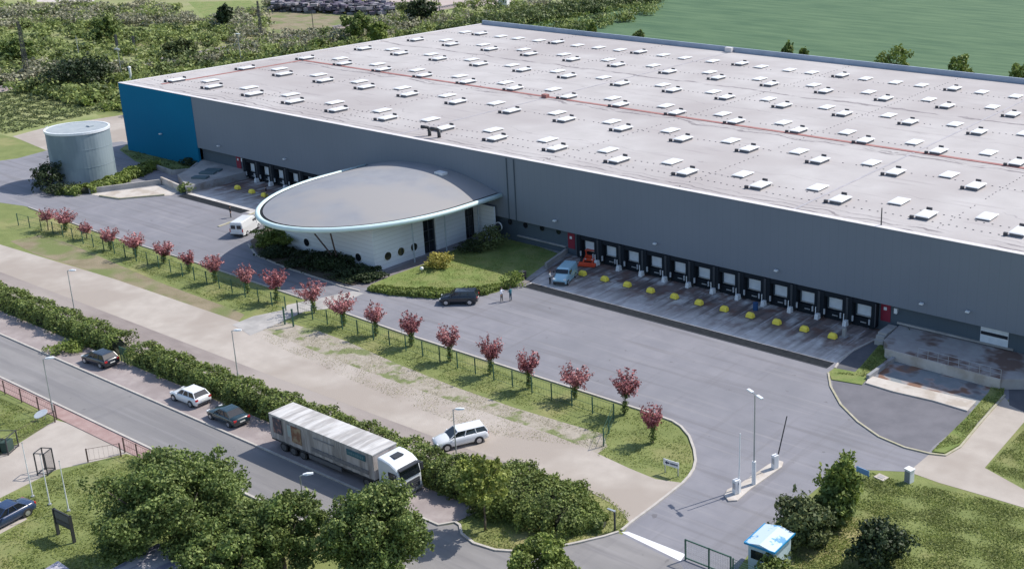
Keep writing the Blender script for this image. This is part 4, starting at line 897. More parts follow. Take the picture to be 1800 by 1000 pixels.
for x in (-6.6, -5.3, -4.0):
    for s in (-1, 1): wheel(t, x, s*1.05, .5, .36)
for x in (4.2, 7.0):
    for s in (-1, 1): wheel(t, x, s*1.05, .5, .34)
CW = paint('truck_cab_white', (.68, .72, .75), .35)
def cabring(x, w_, zb, zt, ch=.12): return [(x, -w_, zb), (x, -w_, zt-ch), (x, -w_+ch, zt), (x, w_-ch, zt), (x, w_, zt-ch), (x, w_, zb)]
mb = MB(); mb.loft([cabring(5.75, 1.2, .75, 3.75), cabring(6.3, 1.23, .75, 3.75), cabring(7.2, 1.23, .7, 3.55), cabring(7.75, 1.2, .6, 3.2), cabring(7.98, 1.15, .5, 2.9), cabring(8.15, 1.12, .45, 1.9), cabring(8.2, 1.08, .42, 1.2)]); cab = mb.build('cab', CW, t, bevel=.03)
mb = MB(); mb.add([(8.0+.03, -1.0, 2.85), (8.03, 1.0, 2.85), (8.20, 1.03, 1.95), (8.20, -1.03, 1.95)], [(0, 1, 2, 3)]); mb.add([(7.8, -1.0, 3.12), (7.8, 1.0, 3.12), (8.04, 1.02, 2.84), (8.04, -1.02, 2.84)], [(0, 1, 2, 3)]); mb.v = [(x+.02, y, z) for x, y, z in mb.v]; mb.build('windscreen', GLASS, t)
mb = MB(); mb.box((8.12, 0, 3.08), (.32, 2.2, .1)); mb.build('sun_visor', DARKM, t)
mb = MB(); mb.box((8.22, 0, 1.15), (.06, 1.75, .95)); [mb.box((8.26, 0, .8+.2*i), (.03, 1.6, .05)) for i in range(4)]; mb.disc((8.28, 0, 1.35), .17, (1, 0, 0), .03, 16); mb.build('grille', M('grille_dark', (.06, .065, .075), .5), t)
mb = MB(); mb.box((8.18, 0, .5), (.22, 2.3, .34)); mb.build('bumper', M('bumper_grey', (.20, .21, .22), .5), t, bevel=.04)
mb = MB(); mb.box((6.7, 0, 3.70), (.7, .9, .1), rz=0); mb.build('roof_hatch', DARKM, t)
for s in (-1, 1):
    mb = MB(); mb.box((8.18, s*.92, .78), (.12, .34, .22)); mb.build('headlight', LAMPW, t)
    mb = MB(); mb.box((7.35, s*1.235, 2.35), (.75, .03, .72)); mb.build('side_window', GLASS, t)
    mb = MB(); mb.box((7.95, s*1.42, 2.35), (.14, .26, .75)); mb.tube((7.9, s*1.15, 2.6), (7.95, s*1.4, 2.6), .03); mb.build('wing_mirror', DARKM, t, bevel=.02)
    mb = MB(); mb.box((6.0, s*1.2, 2.2), (.3, .04, 2.6)); mb.build('side_fairing', CW, t)
    mb = MB(); mb.box((5.6, s*1.12, .75), (1.3, .2, .5)); mb.build('fuel_tank', STEEL, t, bevel=.05)

# ------------------------------------------------------------------ people
SKIN = M('skin', (.50, .31, .23), .6); HAIR = M('dark_hair', (.03, .022, .018), .8); SHOE = M('shoe', (.02, .02, .022), .6)
def person(label, loc, rz, top, legs, arms, h=1.75):
    t = thing('person', label, 'person', loc, rz)
    V, Ed, R = [], [], []
    def v(p, r, par=None):
        V.append(p); R.append(r); i = len(V)-1
        if par is not None: Ed.append((par, i))
        return i
    pel = v((0, 0, .96), .13); bel = v((.01, 0, 1.10), .125, pel); ch = v((.0, 0, 1.30), .14, bel); nb = v((0, 0, 1.44), .075, ch); nk = v((.01, 0, 1.51), .052, nb)
    hd = v((.025, 0, 1.60), .085, nk); v((.02, 0, 1.70), .075, hd); v((.115, 0, 1.60), .018, hd)
    hands = []
    for s, k in ((1, 0), (-1, 1)):
        el, wr = arms[k]
        sh = v((0, s*.18, 1.40), .06, ch); e = v((el[0], s*el[1], el[2]), .045, sh); w_ = v((wr[0], s*wr[1], wr[2]), .032, e)
        d = (Vector(V[w_])-Vector(V[e])).normalized(); pm_ = v(tuple(Vector(V[w_])+d*.06), .035, w_); hands.append((Vector(V[w_]), d)); sd_ = d.cross(Vector((0, 0, 1)) if abs(d.z) < .8 else Vector((1, 0, 0))).normalized(); nn = d.cross(sd_)
        for j, ln in enumerate((.07, .085, .08, .06)):
            o_ = sd_*(.03-.02*j); a = v(tuple(Vector(V[pm_])+d*.045+o_), .010, pm_); v(tuple(Vector(V[a])+d*ln*.8+nn*.02), .008, a)
        a = v(tuple(Vector(V[w_])+d*.04+sd_*.045), .011, w_); v(tuple(Vector(V[a])+d*.045+sd_*.012), .009, a)
        hp = v((0, s*.10, .88), .095, pel); kn = v((.02+.03*s*legs, s*.11, .50), .062, hp); an = v((-.02+.08*s*legs, s*.12, .09), .042, kn); v((.10+.08*s*legs, s*.125, .04), .04, an)
    me = bpy.data.meshes.new('person_body'); me.from_pydata(V, Ed, []); o = bpy.data.objects.new('tmp', me); COL.objects.link(o)
    sk = o.modifiers.new('s', 'SKIN'); sk.use_smooth_shade = True
    for i, r in enumerate(R): me.skin_vertices[0].data[i].radius = (r, r)
    me.skin_vertices[0].data[0].use_root = True
    ss = o.modifiers.new('u', 'SUBSURF'); ss.levels = 1; ss.render_levels = 1
    dg = bpy.context.evaluated_depsgraph_get(); nm = bpy.data.meshes.new_from_object(o.evaluated_get(dg)); bpy.data.objects.remove(o)
    for m in (SKIN, top[0], top[1], SHOE): nm.materials.append(m)
    for p in nm.polygons:
        c = p.center; mi = 1 if c.z > .97 else 2
        if c.z > 1.47: mi = 0
        if c.z < .09: mi = 3
        for hp_, d in hands:
            if (c-hp_).dot(d) > 0.0 and (c-hp_).length < .25: mi = 0
        p.material_index = mi
    b = bpy.data.objects.new('body', nm); COL.objects.link(b); b.parent = t; b.scale = (h/1.78,)*3
    mb = MB(); n = 12
    mb.loft([[(.0-.015+(r+.01)*math.cos(2*math.pi*i/n), r*math.sin(2*math.pi*i/n), z) for i in range(n)] for r, z in ((.085, 1.60), (.098, 1.66), (.09, 1.73), (.055, 1.775))]); hr = mb.build('hair', HAIR, t, smooth=True); hr.scale = (h/1.78,)*3
    return t
SHW = M('white_shirt', (.66, .68, .78), .8); BLKC = M('black_cloth', (.015, .015, .02), .9); TEALC = M('teal_cloth', (.03, .14, .19), .85); NAVY = M('navy_cloth', (.03, .07, .11), .85); GREYC = M('grey_cloth', (.35, .38, .42), .85)
dn = ((.03, .24, 1.14), (.10, .26, .92))
p = G(882, 530); person('person in a white shirt and black trousers holding one arm out', (p.x, p.y, .02), math.radians(10), (SHW, BLKC), .5, (((.20, .22, 1.32), (.46, .16, 1.34)), dn), 1.78)
p = G(898, 529); person('person in teal clothes facing the white shirted person', (p.x, p.y, .02), math.radians(185), (TEALC, NAVY), .2, (((.05, .25, 1.15), (.22, .18, 1.12)), dn), 1.80)
p = G(406, 383); person('person in black standing on the yard near the far painted shade strip', (p.x, p.y, .02), math.radians(60), (BLKC, BLKC), .6, (dn, dn), 1.78)
p = G(469, 347); person('person in dark clothes beside a yellow block on the far apron', (p.x, p.y, .02), math.radians(-120), (BLKC, NAVY), .1, (dn, dn), 1.75)
p = G(967, 500); person('person in pale top and dark trousers by the pale blue van', (p.x, p.y, .02), math.radians(20), (GREYC, BLKC), .2, (dn, ((.15, .24, 1.18), (.34, .2, 1.2))), 1.75)

# ------------------------------------------------------------------ foliage
def leaves(name, C, Nn, size, m, parent=None, rs=0, asp=.62, jit=.8, loc=None):
    """one mesh of small pointed leaf-sprays: C centres, Nn rough outward directions"""
    r = np.random.default_rng(rs); n = len(C)
    nn = Nn/np.maximum(np.linalg.norm(Nn, axis=1, keepdims=True), 1e-6)+r.normal(size=(n, 3))*jit; nn[:, 2] += .25
    nn /= np.linalg.norm(nn, axis=1, keepdims=True)
    t = np.cross(nn, r.normal(size=(n, 3))); t /= np.linalg.norm(t, axis=1, keepdims=True); b = np.cross(nn, t)
    s = size*r.uniform(.55, 1.35, (n, 1))
    v = np.stack([C-t*s, C-b*s*asp+nn*s*.12, C+t*s, C+b*s*asp+nn*s*.12], 1).reshape(-1, 3)
    me = bpy.data.meshes.new(name); me.vertices.add(4*n); me.loops.add(4*n); me.polygons.add(n)
    me.vertices.foreach_set('co', v.astype(np.float32).ravel()); me.loops.foreach_set('vertex_index', np.arange(4*n, dtype=np.int32))
    me.polygons.foreach_set('loop_start', np.arange(0, 4*n, 4, dtype=np.int32)); me.polygons.foreach_set('loop_total', np.full(n, 4, dtype=np.int32))
    me.update(calc_edges=True); me.materials.append(m)
    o = bpy.data.objects.new(name, me); COL.objects.link(o)
    if parent is not None: o.parent = parent
    if loc is not None: o.location = loc
    return o
def blobpts(blobs, n, rs, inner=.45):
    r = np.random.default_rng(rs); B = np.array(blobs, float); wt = (B[:, 3]*B[:, 4]*B[:, 5])**(2/3); k = r.choice(len(B), n, p=wt/wt.sum())
    d = r.normal(size=(n, 3)); d /= np.linalg.norm(d, axis=1, keepdims=True); rad = (inner+(1-inner)*r.random((n, 1))**.6)*(1+.12*r.normal(size=(n, 1)))
    C = B[k, :3]+d*rad*B[k, 3:6]; return C, d/B[k, 3:6]
def clumps(rs, R, H, z0, n, br=.42):
    """sub-clumps spread over a crown of radius R between z0 and z0+H: boughs, each carrying smaller leafy heads"""
    r = np.random.default_rng(rs); out = []
    for i in range(n):
        a = i*2.39996+r.uniform(-.5, .5); u = (i+.5)/n; zz = 1-1.75*u; rr = math.sqrt(max(0, 1-zz*zz))
        q = br*r.uniform(.55, .95); k = r.uniform(.48, .92)
        c = np.array([R*rr*k*math.cos(a), R*rr*k*math.sin(a), z0+H/2+zz*H/2*.78]); hr = np.array([R*q, R*q, H*.5*q])
        m = 6 if n > 16 else 4; out.append((*c, *(hr*.80)))
        for j in range(m):
            d = r.normal(size=3); d[2] = abs(d[2])*.9-.15; d /= np.linalg.norm(d); p = c+d*hr*r.uniform(.45, .95); w_ = r.uniform(.30, .52)
            out.append((*p, *(hr*w_)))
        if i % 3 == 0:      # a shoot sticking out of the outline
            d = np.array([math.cos(a)*rr, math.sin(a)*rr, zz+.5]); d /= np.linalg.norm(d); p = c+d*hr*1.15; out.append((*p, *(hr*np.array([.16, .16, .42]))))
    out.append((0, 0, z0+H*.5, R*.5, R*.5, H*.3)); return out
LF = leafmat('leaf_green', (.065, .105, .026), (.275, .330, .105), (.145, .200, .052))
LFY = leafmat('leaf_yellow_green', (.10, .145, .028), (.29, .35, .09), (.18, .235, .05))
LH = leafmat('hedge_leaf', (.075, .115, .028), (.27, .32, .09), (.15, .20, .05))
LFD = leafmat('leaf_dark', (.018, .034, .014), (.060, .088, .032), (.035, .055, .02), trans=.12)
LFB = leafmat('leaf_olive', (.065, .09, .035), (.20, .23, .09), (.12, .15, .055))
PINK = leafmat('pink_blossom', (.17, .05, .06), (.68, .33, .32), (.40, .16, .165), trans=.2)
WINE = leafmat('wine_blossom', (.14, .035, .045), (.58, .25, .25), (.31, .10, .11), trans=.2)
GOLD = leafmat('golden_leaf', (.22, .20, .04), (.52, .46, .13), (.36, .32, .07))
def trunk(t, h, r, nb=6, spread=1.0, rs=0, z1=None):
    mb = MB(); rr = random.Random(rs); z1 = z1 or h*1.5
    mb.tube((0, 0, -.05), (.04, .03, h*.5), r*1.25, r*.95, n=9); mb.tube((.04, .03, h*.5), (0, 0, h), r*.95, r*.8, n=9)
    for i in range(nb):
        a = 2*math.pi*i/nb+rr.uniform(-.3, .3); q = spread*rr.uniform(.6, 1); m1 = (q*.45*math.cos(a), q*.45*math.sin(a), h+(z1-h)*.45); mb.tube((0, 0, h*.95), m1, r*.55, r*.35, n=6)
        mb.tube(m1, (q*math.cos(a), q*math.sin(a), z1*rr.uniform(.85, 1.05)), r*.35, r*.1, n=5)
    return mb.build('trunk', TRUNK, t, smooth=True)
def tree(label, loc, R, H, z0, m, n, size, rs, nclump=22, name='leafy_tree', r=.16, cat='tree', group=None):
    t = thing(name, label, cat, (loc[0], loc[1], 0), 0, group)
    trunk(t, z0+H*.2, r, 7, R*.75, rs, z0+H*.8)
    C, D = blobpts(clumps(rs, R, H, z0, nclump), n, rs); k = C[:, 2] > .15
    leaves('crown', C[k], D[k], size, m, t, rs); return t
def tree_px(label, px, py, rpx, zc, H, m, n, size, rs, **k):
    c = G(px, py, zc); d = (c-Vector((0, 0, CH))).length; R = rpx*d/FPX*.93
    return tree(label, (c.x, c.y), R, H, zc-H/2, m, n, size, rs, **k)
# big trees along the bottom
tree_px('biggest dark green tree, left of the bottom clump beside the billboard lawn', 308, 893, 128, 4.4, 7.4, LF, 60000, .125, 11, nclump=40, r=.25)
tree_px('tree between the biggest leafy tree and the one below the truck cab', 492, 940, 78, 3.2, 5.8, LF, 26000, .12, 12, nclump=24)
tree_px('leafy tree in front of the truck cab casting shade on the road', 648, 945, 98, 3.8, 7.0, LF, 38000, .12, 13, nclump=28, r=.2)
tree_px('low tree top cut off by the bottom edge under the round shrub mass', 950, 1006, 72, 2.6, 4.6, LFY, 15000, .12, 14, nclump=18)
tree_px('tree top filling the bottom edge between shelter roof and middle tree', 400, 1004, 80, 2.8, 5.4, LF, 19000, .125, 15, nclump=20)
b = G(853, 932)
YNG = leafmat('young_tree_leaf', (.16, .20, .04), (.42, .45, .13), (.27, .32, .075), trans=.35)
tree('small yellow green tree with a bare stem in front of the shrub mass', (b.x, b.y), 2.1, 4.4, 1.9, YNG, 8000, .13, 16, nclump=18, name='young_tree', r=.08)
# right-hand bushes
def bush(label, loc, R, H, m, n, size, rs, nclump=14, name='bush', cat='bush', group=None, z0=0.0):
    t = thing(name, label, cat, (loc[0], loc[1], 0), 0, group)
    mb = MB(); rr = random.Random(rs)
    for i in range(7):
        a = i*.9+rr.random(); mb.tube((.05*math.cos(a), .05*math.sin(a), -.03), (R*.5*math.cos(a), R*.5*math.sin(a), H*rr.uniform(.5, .8)), .04, .012, n=5)
    mb.build('stems', TRUNK, t)
    C, D = blobpts(clumps(rs, R*1.08, H*1.02, z0-.04*H, nclump, .66), n, rs, .3); k = C[:, 2] > .03
    leaves('foliage', C[k], D[k], size, m, t, rs); return t
def bush_px(label, px, py, rpx, H, m, n, size, rs, **k):   # px,py is the foot
    c = G(px, py); d = (c-Vector((0, 0, CH))).length
    return bush(label, (c.x, c.y+rpx*d/FPX*.5), rpx*d/FPX, H, m, n, size, rs, **k)
bush_px('tall upright bush with bright yellow green top on the verge', 1470, 915, 29, 4.9, LFY, 5200, .17, 21, nclump=20, name='tall_bush')
bush_px('shorter second stem of the tall upright bush with dark lower leaves', 1455, 925, 30, 3.0, LF, 2600, .17, 22)
bush_px('broad loose bush just above the blue kiosk roof', 1398, 965, 48, 3.3, LFB, 4800, .17, 23, nclump=18)
bush_px('dark rounded shrub standing alone on the grass', 1532, 1003, 43, 3.4, LFD, 5200, .15, 24, nclump=20, name='dark_shrub')
bush_px('small bush in front of the kiosk cut by the bottom edge', 1352, 1035, 34, 2.0, LFY, 2400, .15, 25)
bush_px('little shrub between kiosk and dark rounded shrub', 1430, 960, 18, 1.2, LFD, 900, .13, 26)

# pink trees
ptop = [(78, 362), (113, 367), (151, 390), (194, 400), (236, 408), (285, 423), (331, 440), (378, 447), (433, 463), (485, 471), (552, 492), (605, 515), (660, 533), (722, 549), (792, 571), (861, 588), (929, 612), (1010, 643), (1100, 647), (1150, 711)]
pbase = [(85, 405), (116, 407), (153, 420), (195, 440), (240, 452), (288, 463), (333, 480), (380, 497), (436, 515), (487, 532), (553, 550), (605, 573), (661, 590), (724, 608), (792, 635), (862, 657), (930, 682), (1010, 700), (1097, 728), (1148, 778)]
phw = [13, 16, 10, 14, 17, 15, 12, 15, 16, 20, 24, 21, 16, 18, 18, 22, 22, 25, 24, 21]
pdesc = {4: 'with a side twig', 6: 'with a thin sparse crown', 10: 'by the footpath', 17: 'with a lopsided split crown', 18: 'with the tallest egg-shaped crown', 19: 'on the rounded end'}
for i, (tp_, bs, hw_) in enumerate(zip(ptop, pbase, phw)):
    rr = random.Random(40+i); r_ = np.random.default_rng(40+i); b = G(*bs); h = ztop(bs, tp_[1]); d = (b-Vector((0, 0, CH))).length; R = hw_*d/FPX*1.05
    t = thing('pink_tree', 'pink flowering tree, %s from the silo end of the row%s' % (ORD[i], ' '+pdesc[i] if i in pdesc else ''), 'tree', (b.x, b.y, 0), 0, 'pink flowering trees along the fence')
    mb = MB(); hc = h*.42; mb.tube((0, 0, -.03), (.02, 0, hc), .075, .055, n=8); P, D = [], []
    nb = 26 if hw_ > 13 else 17
    for k in range(nb):
        a = k*2.39996+rr.uniform(-.35, .35); u = (k+.5)/nb; sp = R*(.35+.72*math.sin(math.pi*min(.98, u*.85+.12)))*rr.uniform(.7, 1.12)
        zs = hc+.1*h*u; ze = hc+(h-hc)*(.16+.84*(1-u)*rr.uniform(.85, 1.0))*1.0
        if u > .8: ze = hc+(h-hc)*rr.uniform(.05, .3)
        p0 = Vector((0, 0, zs)); p1 = Vector((sp*math.cos(a), sp*math.sin(a)*.95, ze)); mb.tube(p0, p1, .028, .008, n=4)
        m_l = int(62*(.7+.5*rr.random())); f = r_.uniform(.18, 1.04, m_l); w_ = .10+.12*(1-f); base = np.array(p0)[None]+(np.array(p1)-np.array(p0))[None]*f[:, None]
        P.append(base+r_.normal(size=(m_l, 3))*w_[:, None]); D.append(np.tile(np.array(p1-p0), (m_l, 1))+r_.normal(size=(m_l, 3))*.5)
    t.rotation_euler = (rr.uniform(-.07, .07), rr.uniform(-.09, .09), 0); t.scale = (rr.uniform(.9, 1.12), rr.uniform(.9, 1.1), 1)
    mb.build('trunk', TRUNK, t); P = np.concatenate(P); D = np.concatenate(D)
    leaves('blossom_crown', P, D, .115, WINE if i in (6, 9, 13, 15, 16, 18, 19) else PINK, t, 60+i, jit=.9)
    if i not in (0, 2): 
        bl = [(0, 0, .55, .38, .38, .5), (.05, 0, 1.15, .32, .32, .4), (-.03, .05, hc-.05, .42, .42, .35)]
        C, D = blobpts(bl, 420, 80+i, .2); k = C[:, 2] > .02; leaves('green_shoots', C[k], D[k], .10, LF, t, 90+i)

# hedges and shrub masses
def hedge(name, label, path, hw, h, n, size, m, rs, cat='hedge', core=True):
    P = [Vector(p) for p in path]; L = [0]
    for a, b in zip(P[:-1], P[1:]): L.append(L[-1]+(b-a).length)
    t = thing(name, label, cat, (P[0].x, P[0].y, 0)); r = np.random.default_rng(rs)
    def at(s):
        for i in range(len(P)-1):
            if s <= L[i+1] or i == len(P)-2:
                f = (s-L[i])/(L[i+1]-L[i]); p = P[i].lerp(P[i+1], f); d = (P[i+1]-P[i]).normalized(); return p, Vector((-d.y, d.x)), hw[i]+(hw[i+1]-hw[i])*f, h[i]+(h[i+1]-h[i])*f
    C = np.zeros((n, 3)); D = np.zeros((n, 3)); ph = r.uniform(0, 6, 6)
    for j in range(n):
        s = r.random()*L[-1]; p, q, w_, hh = at(s); a = r.uniform(-.25, math.pi+.25)
        bmp = 1+.13*math.sin(s*1.1+ph[0])+.10*math.sin(s*2.3+ph[1]+a)+.08*math.sin(s*4.7+ph[2]-2*a)+.06*r.normal()
        k = (.60+.40*r.random()**.5)*bmp; ca, sa = math.cos(a), math.sin(a); x = math.copysign(abs(ca)**.7, ca)*w_*k; z = max(.05, hh*(.38+.62*math.copysign(abs(sa)**.7, sa)*k)) if sa > 0 else hh*r.uniform(.03, .4)
        C[j] = (p.x-P[0].x+q.x*x, p.y-P[0].y+q.y*x, z); D[j] = (q.x*ca, q.y*ca, sa+.1)
    leaves('foliage', C, D, size, m, t, rs)
    mb = MB(); k = int(L[-1]/1.5)+1; rings = []  # dark core added inside the leaves to block light through the hedge
    for i in range(k+1):
        p, q, w_, hh = at(min(L[-1]-1e-3, L[-1]*i/k)); w2 = w_*.55*(1+.2*math.sin(i*1.7)); h2 = hh*.62*(1+.15*math.sin(i*2.3)); e = .25 if i in (0, k) else 1
        rings.append([(p.x-P[0].x+q.x*a*w2, p.y-P[0].y+q.y*a*w2, z*h2*e) for a, z in ((-1, 0), (-.9, .7), (-.4, 1), (.4, 1), (.9, .7), (1, 0))])
    mb.loft(rings); mb.build('light_block_core', M('hedge_inner', (.03, .035, .02), .95) if 'hedge_inner' not in bpy.data.materials else bpy.data.materials['hedge_inner'], t)
    return t
hedge('hedge', 'long clipped hedge along the roadside bay, left of the green gate gap', [(-185, 59.2), (-150, 59.2), (-114.4, 59.2)], [1.5]*3, [1.9, 1.9, 2.0], 36000, .125, LH, 101)
hedge('hedge', 'hedge behind the parked cars and truck, right of the green gate gap', [(-111.6, 59.2), (-90, 59.3), (-66, 59.4)], [1.4, 1.5, 1.7], [1.8, 2.0, 2.3], 34000, .12, LH, 102)
hedge('shrub_mass', 'broad mound of mixed shrubs closing the hedge at the entrance', [(-66.5, 59.4), (-62, 60.2), (-58, 60.4), (-54.5, 60.6), (-51.9, 61.6)], [1.7, 3.0, 3.3, 2.7, 1.0], [2.0, 2.1, 2.1, 1.8, .8], 30000, .115, LH, 103, 'shrubs')
p = G(120, 615); bush('low yellow grass mound between hedge and pavement', (p.x, p.y), 1.7, .8, LFY, 1500, .13, 104, name='low_shrub', cat='shrub')
# office planting
bush_px('bright yellow green bush at the corner of the office dome', 472, 436, 33, 2.4, LFY, 5200, .15, 110, nclump=16)
for i, (q, R, H, lab) in enumerate((((476, 453), 22, 1.0, 'dark shrub under the bright bush in the office bed'), ((530, 466), 30, 1.1, 'dark shrub below the first porthole of the office'), ((572, 476), 36, 1.6, 'dark shrub at the foot of the raking struts'), ((615, 492), 32, 1.1, 'low dark shrub near the porthole close to the office corner'), ((640, 494), 18, .8, 'lowest dark shrub at the tip of the office bed'))):
    bush_px(lab, q[0], q[1], R*1.15, H, LFD, 3600, .14, 120+i, nclump=16, name='dark_shrub', cat='shrub', group='dark shrubs in the office bed')
bush_px('golden leaved bush beside the office glazing', 765, 474, 24, 1.9, GOLD, 1700, .13, 130)
bush_px('tall dark olive shrub beside the second office window', 852, 440, 27, 2.8, LFB, 1900, .14, 131)
bush_px('dark shrub below the white wall porthole by the ramp', 880, 412, 22, 1.6, LFD, 1200, .13, 132)
bush_px('low dark shrub at the foot of the white boarded wall', 820, 446, 22, 1.5, LFD, 1300, .13, 133)
hedge('low_shrubs', 'low clipped shrubs edging the office lawn behind the black suv', [tuple(G(650, 509).xy), tuple(G(700, 516).xy), tuple(G(770, 520).xy), tuple(G(840, 517).xy), tuple(G(905, 502).xy)], [.6, .9, 1.0, .9, .6], [.5, .7, .8, .8, .6], 6500, .13, LFY, 134, 'shrubs')
bush_px('wispy pale shrub at the lawn tip behind the two standing people', 898, 505, 18, 1.7, LFY, 600, .13, 135)
p = G(968, 470)
p = G(742, 481); t = thing('garden_globe', 'small white globe lamp by the golden bush', 'garden lamp', (p.x, p.y, .08)); mb = MB(); mb.tube((0, 0, 0), (0, 0, .4), .05, n=8); mb.build('stem', DARKM, t)
mb = MB(); mb.loft([[(.24*math.cos(e)*math.cos(2*math.pi*i/12), .24*math.cos(e)*math.sin(2*math.pi*i/12), .6+.24*math.sin(e)) for i in range(12)] for e in [-1.4, -.9, -.4, 0, .4, .9, 1.4]]); mb.build('globe', WHITE, t, smooth=True)
# silo planting
hedge('shrub_bank', 'bright shrub bank running from the silo foot toward the blue wall', [tuple(G(102, 340).xy), tuple(G(150, 340).xy), tuple(G(200, 325).xy), tuple(G(240, 308).xy), tuple(G(272, 296).xy)], [1.2, 1.5, 1.5, 1.5, 1.3], [.9, 1.2, 1.2, 1.3, 1.4], 6500, .2, LFY, 140, 'shrubs')
bush_px('dark conical evergreen at the left side of the silo', 76, 335, 20, 4.0, LFD, 2200, .18, 141, nclump=16, name='evergreen', cat='tree')
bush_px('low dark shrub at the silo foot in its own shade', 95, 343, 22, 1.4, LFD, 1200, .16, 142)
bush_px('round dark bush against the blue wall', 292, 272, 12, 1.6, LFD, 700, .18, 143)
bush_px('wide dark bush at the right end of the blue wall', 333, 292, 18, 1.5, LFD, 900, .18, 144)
bush_px('green tuft at the end of the ramp wall by the far painted shade strip', 322, 340, 12, 1.3, LF, 700, .16, 145)
bush_px('small dark bush on the stained platform beside the last dock', 1592, 598, 14, 1.1, LFD, 600, .13, 146)

# tree row in front of the field
for i, (q, rp, H, m, lab) in enumerate((((1040, 58), 12, 5, LFY, 'first'), ((1122, 72), 17, 5, LF, 'second'), ((1384, 96), 11, 5.5, LF, 'third'), ((1412, 103), 10, 4, LFY, 'fourth'), ((1573, 107), 30, 6.5, LFY, 'fifth and widest'), ((1687, 126), 27, 6.5, LFY, 'sixth'), ((1793, 138), 24, 6, LFY, 'seventh and last'))):
    c = G(*q, 8.0); d = (c-Vector((0, 0, CH))).length; tree(lab+' of the small trees showing above the rear parapet, counted from the left', (c.x, c.y), rp*d/FPX, H, 8.6-H*.62, m, 1300, .32, 150+i, nclump=12, name='field_tree', group='small trees between warehouse and field')

# scrubland: countable bushes first
bush_px('large dark round bush at the edge of the scrubland left of the warehouse', 125, 158, 42, 6.0, LFD, 4200, .34, 170, nclump=20, name='large_bush')
for i, (q, rp, H, m, lab) in enumerate((((628, 50), 26, 7, LF, 'tall green tree in the scrub beside the clearing'), ((668, 62), 18, 6, LFY, 'bright tree just right of the tall scrub tree'), ((740, 22), 26, 7, LFD, 'dark tree at the top edge beside the pale bare field'), ((185, 55), 20, 6, LF, 'dark tree high in the left scrubland'), ((320, 90), 24, 5, LFB, 'grey green thicket tree in the middle of the scrubland'), ((30, 95), 26, 6, LF, 'green tree near the left edge behind the lattice mast'), ((395, 30), 14, 6, LFD, 'dark lone tree below the top edge over the left meadow'))):
    c = G(*q, H/2); d = (c-Vector((0, 0, CH))).length; tree(lab, (c.x, c.y), rp*d/FPX, H, .6, m, 2200, .42, 180+i, nclump=16, name='scrub_tree')
rng = np.random.default_rng(7)
def scrub(name, label, m, n, rs, sel, size=.40, per=50, Rr=(1.2, 3.2)):
    r = np.random.default_rng(rs); CC, DD = [], []; cnt = 0; tries = 0
    while cnt < n and tries < n*60:
        tries += 1; px, py = r.uniform(-60, 1150), r.uniform(-30, 240); c = G(px, py)
        if not sel(px, py, c, r): continue
        R = r.uniform(*Rr); H = R*r.uniform(.7, 1.35); k = int(per*1.3*(R/2)**1.4)+22
        bl = [(r.normal()*R*.4, r.normal()*R*.4, H*r.uniform(.35, .65), R*.62, R*.62, H*.4) for _ in range(5)]
        C, D = blobpts(bl, k, int(r.integers(1e9)), .3); C = C[C[:, 2] > .05] if False else C; C[:, 2] = np.maximum(C[:, 2], .1); CC.append(C+np.array([c.x, c.y, 0])); DD.append(D); cnt += 1
    C = np.concatenate(CC); D = np.concatenate(DD); o = leaves(name, C, D, size, m, None, rs); tag(o, label, 'scrub', None, 'stuff'); return o
def in_scrub(c): return c.y > 124 and -600 < c.x < -(208+max(0, (c.y-150))*.12) and c.y < 620
def clearing(px, py): return (465 < px < 645 and 14 < py < 62) or (330 < px < 470 and 0 < py < 34 and py < 36-(px-330)*.08) or py < 3+max(0, (px-600))*.02 or (0 < px < 330 and 3 < py < 14)
def railc(c): return abs(c.x+276+(c.y-150)*.14) < 3.5 and c.y > 118
SC1 = leafmat('scrub_green', (.13, .175, .05), (.38, .43, .15), (.24, .295, .095), trans=.3)
SC2 = leafmat('scrub_grey', (.19, .19, .13), (.41, .40, .28), (.29, .285, .19), trans=.25)
SC3 = leafmat('scrub_dark', (.055, .08, .03), (.17, .21, .07), (.105, .14, .045), trans=.15)
scrub('green_scrub', 'dense green thicket covering the wild land behind the railway', SC1, 950, 201, lambda px, py, c, r: in_scrub(c) and not clearing(px, py) and not railc(c))
scrub('grey_scrub', 'greyish brown bare thicket patches scattered through the wild land', SC2, 520, 202, lambda px, py, c, r: in_scrub(c) and not clearing(px, py) and not railc(c) and py < 150 and c.x < -262 and (math.sin(c.x*.045)+math.sin(c.y*.06+1)) > -.4)
scrub('dark_scrub', 'dark green undergrowth in the hollows of the wild land', SC3, 280, 203, lambda px, py, c, r: in_scrub(c) and not clearing(px, py) and not railc(c), Rr=(1.4, 3.6))
scrub('bright_scrub', 'bright green shrubs lining the railway beside the warehouse', LFY, 190, 204, lambda px, py, c, r: in_scrub(c) and -272 < c.x < -214 and c.y < 330 and not railc(c), Rr=(1.0, 2.4), size=.34)
def near_field(px, py, c, r): return abs(c.x+249) < 5 and 235 < c.y < 520
scrub('field_hedgerow', 'dense dark hedgerow between the wild land and the crop field', SC3, 190, 205, lambda px, py, c, r: near_field(px, py, c, r), Rr=(2.0, 3.6))
scrub('verge_thicket', 'tall thicket strip right behind the left edge of the warehouse', SC1, 120, 206, lambda px, py, c, r: -222 < c.x < -208 and 135 < c.y < 240, Rr=(1.4, 2.8))
struct('bare_field', MB().sheet(GP([(598, -60), (610, 2), (700, 14), (800, 14), (870, 9), (905, 3), (960, -60)]), .012), M('ploughed_pale_soil', (.40, .33, .30), .95, (.46, .39, .36), .05))
struct('pale_clearing', MB().sheet(GP([(60, -20), (65, 4), (110, 5), (165, 3), (180, -20)]), .012), CONC_W)
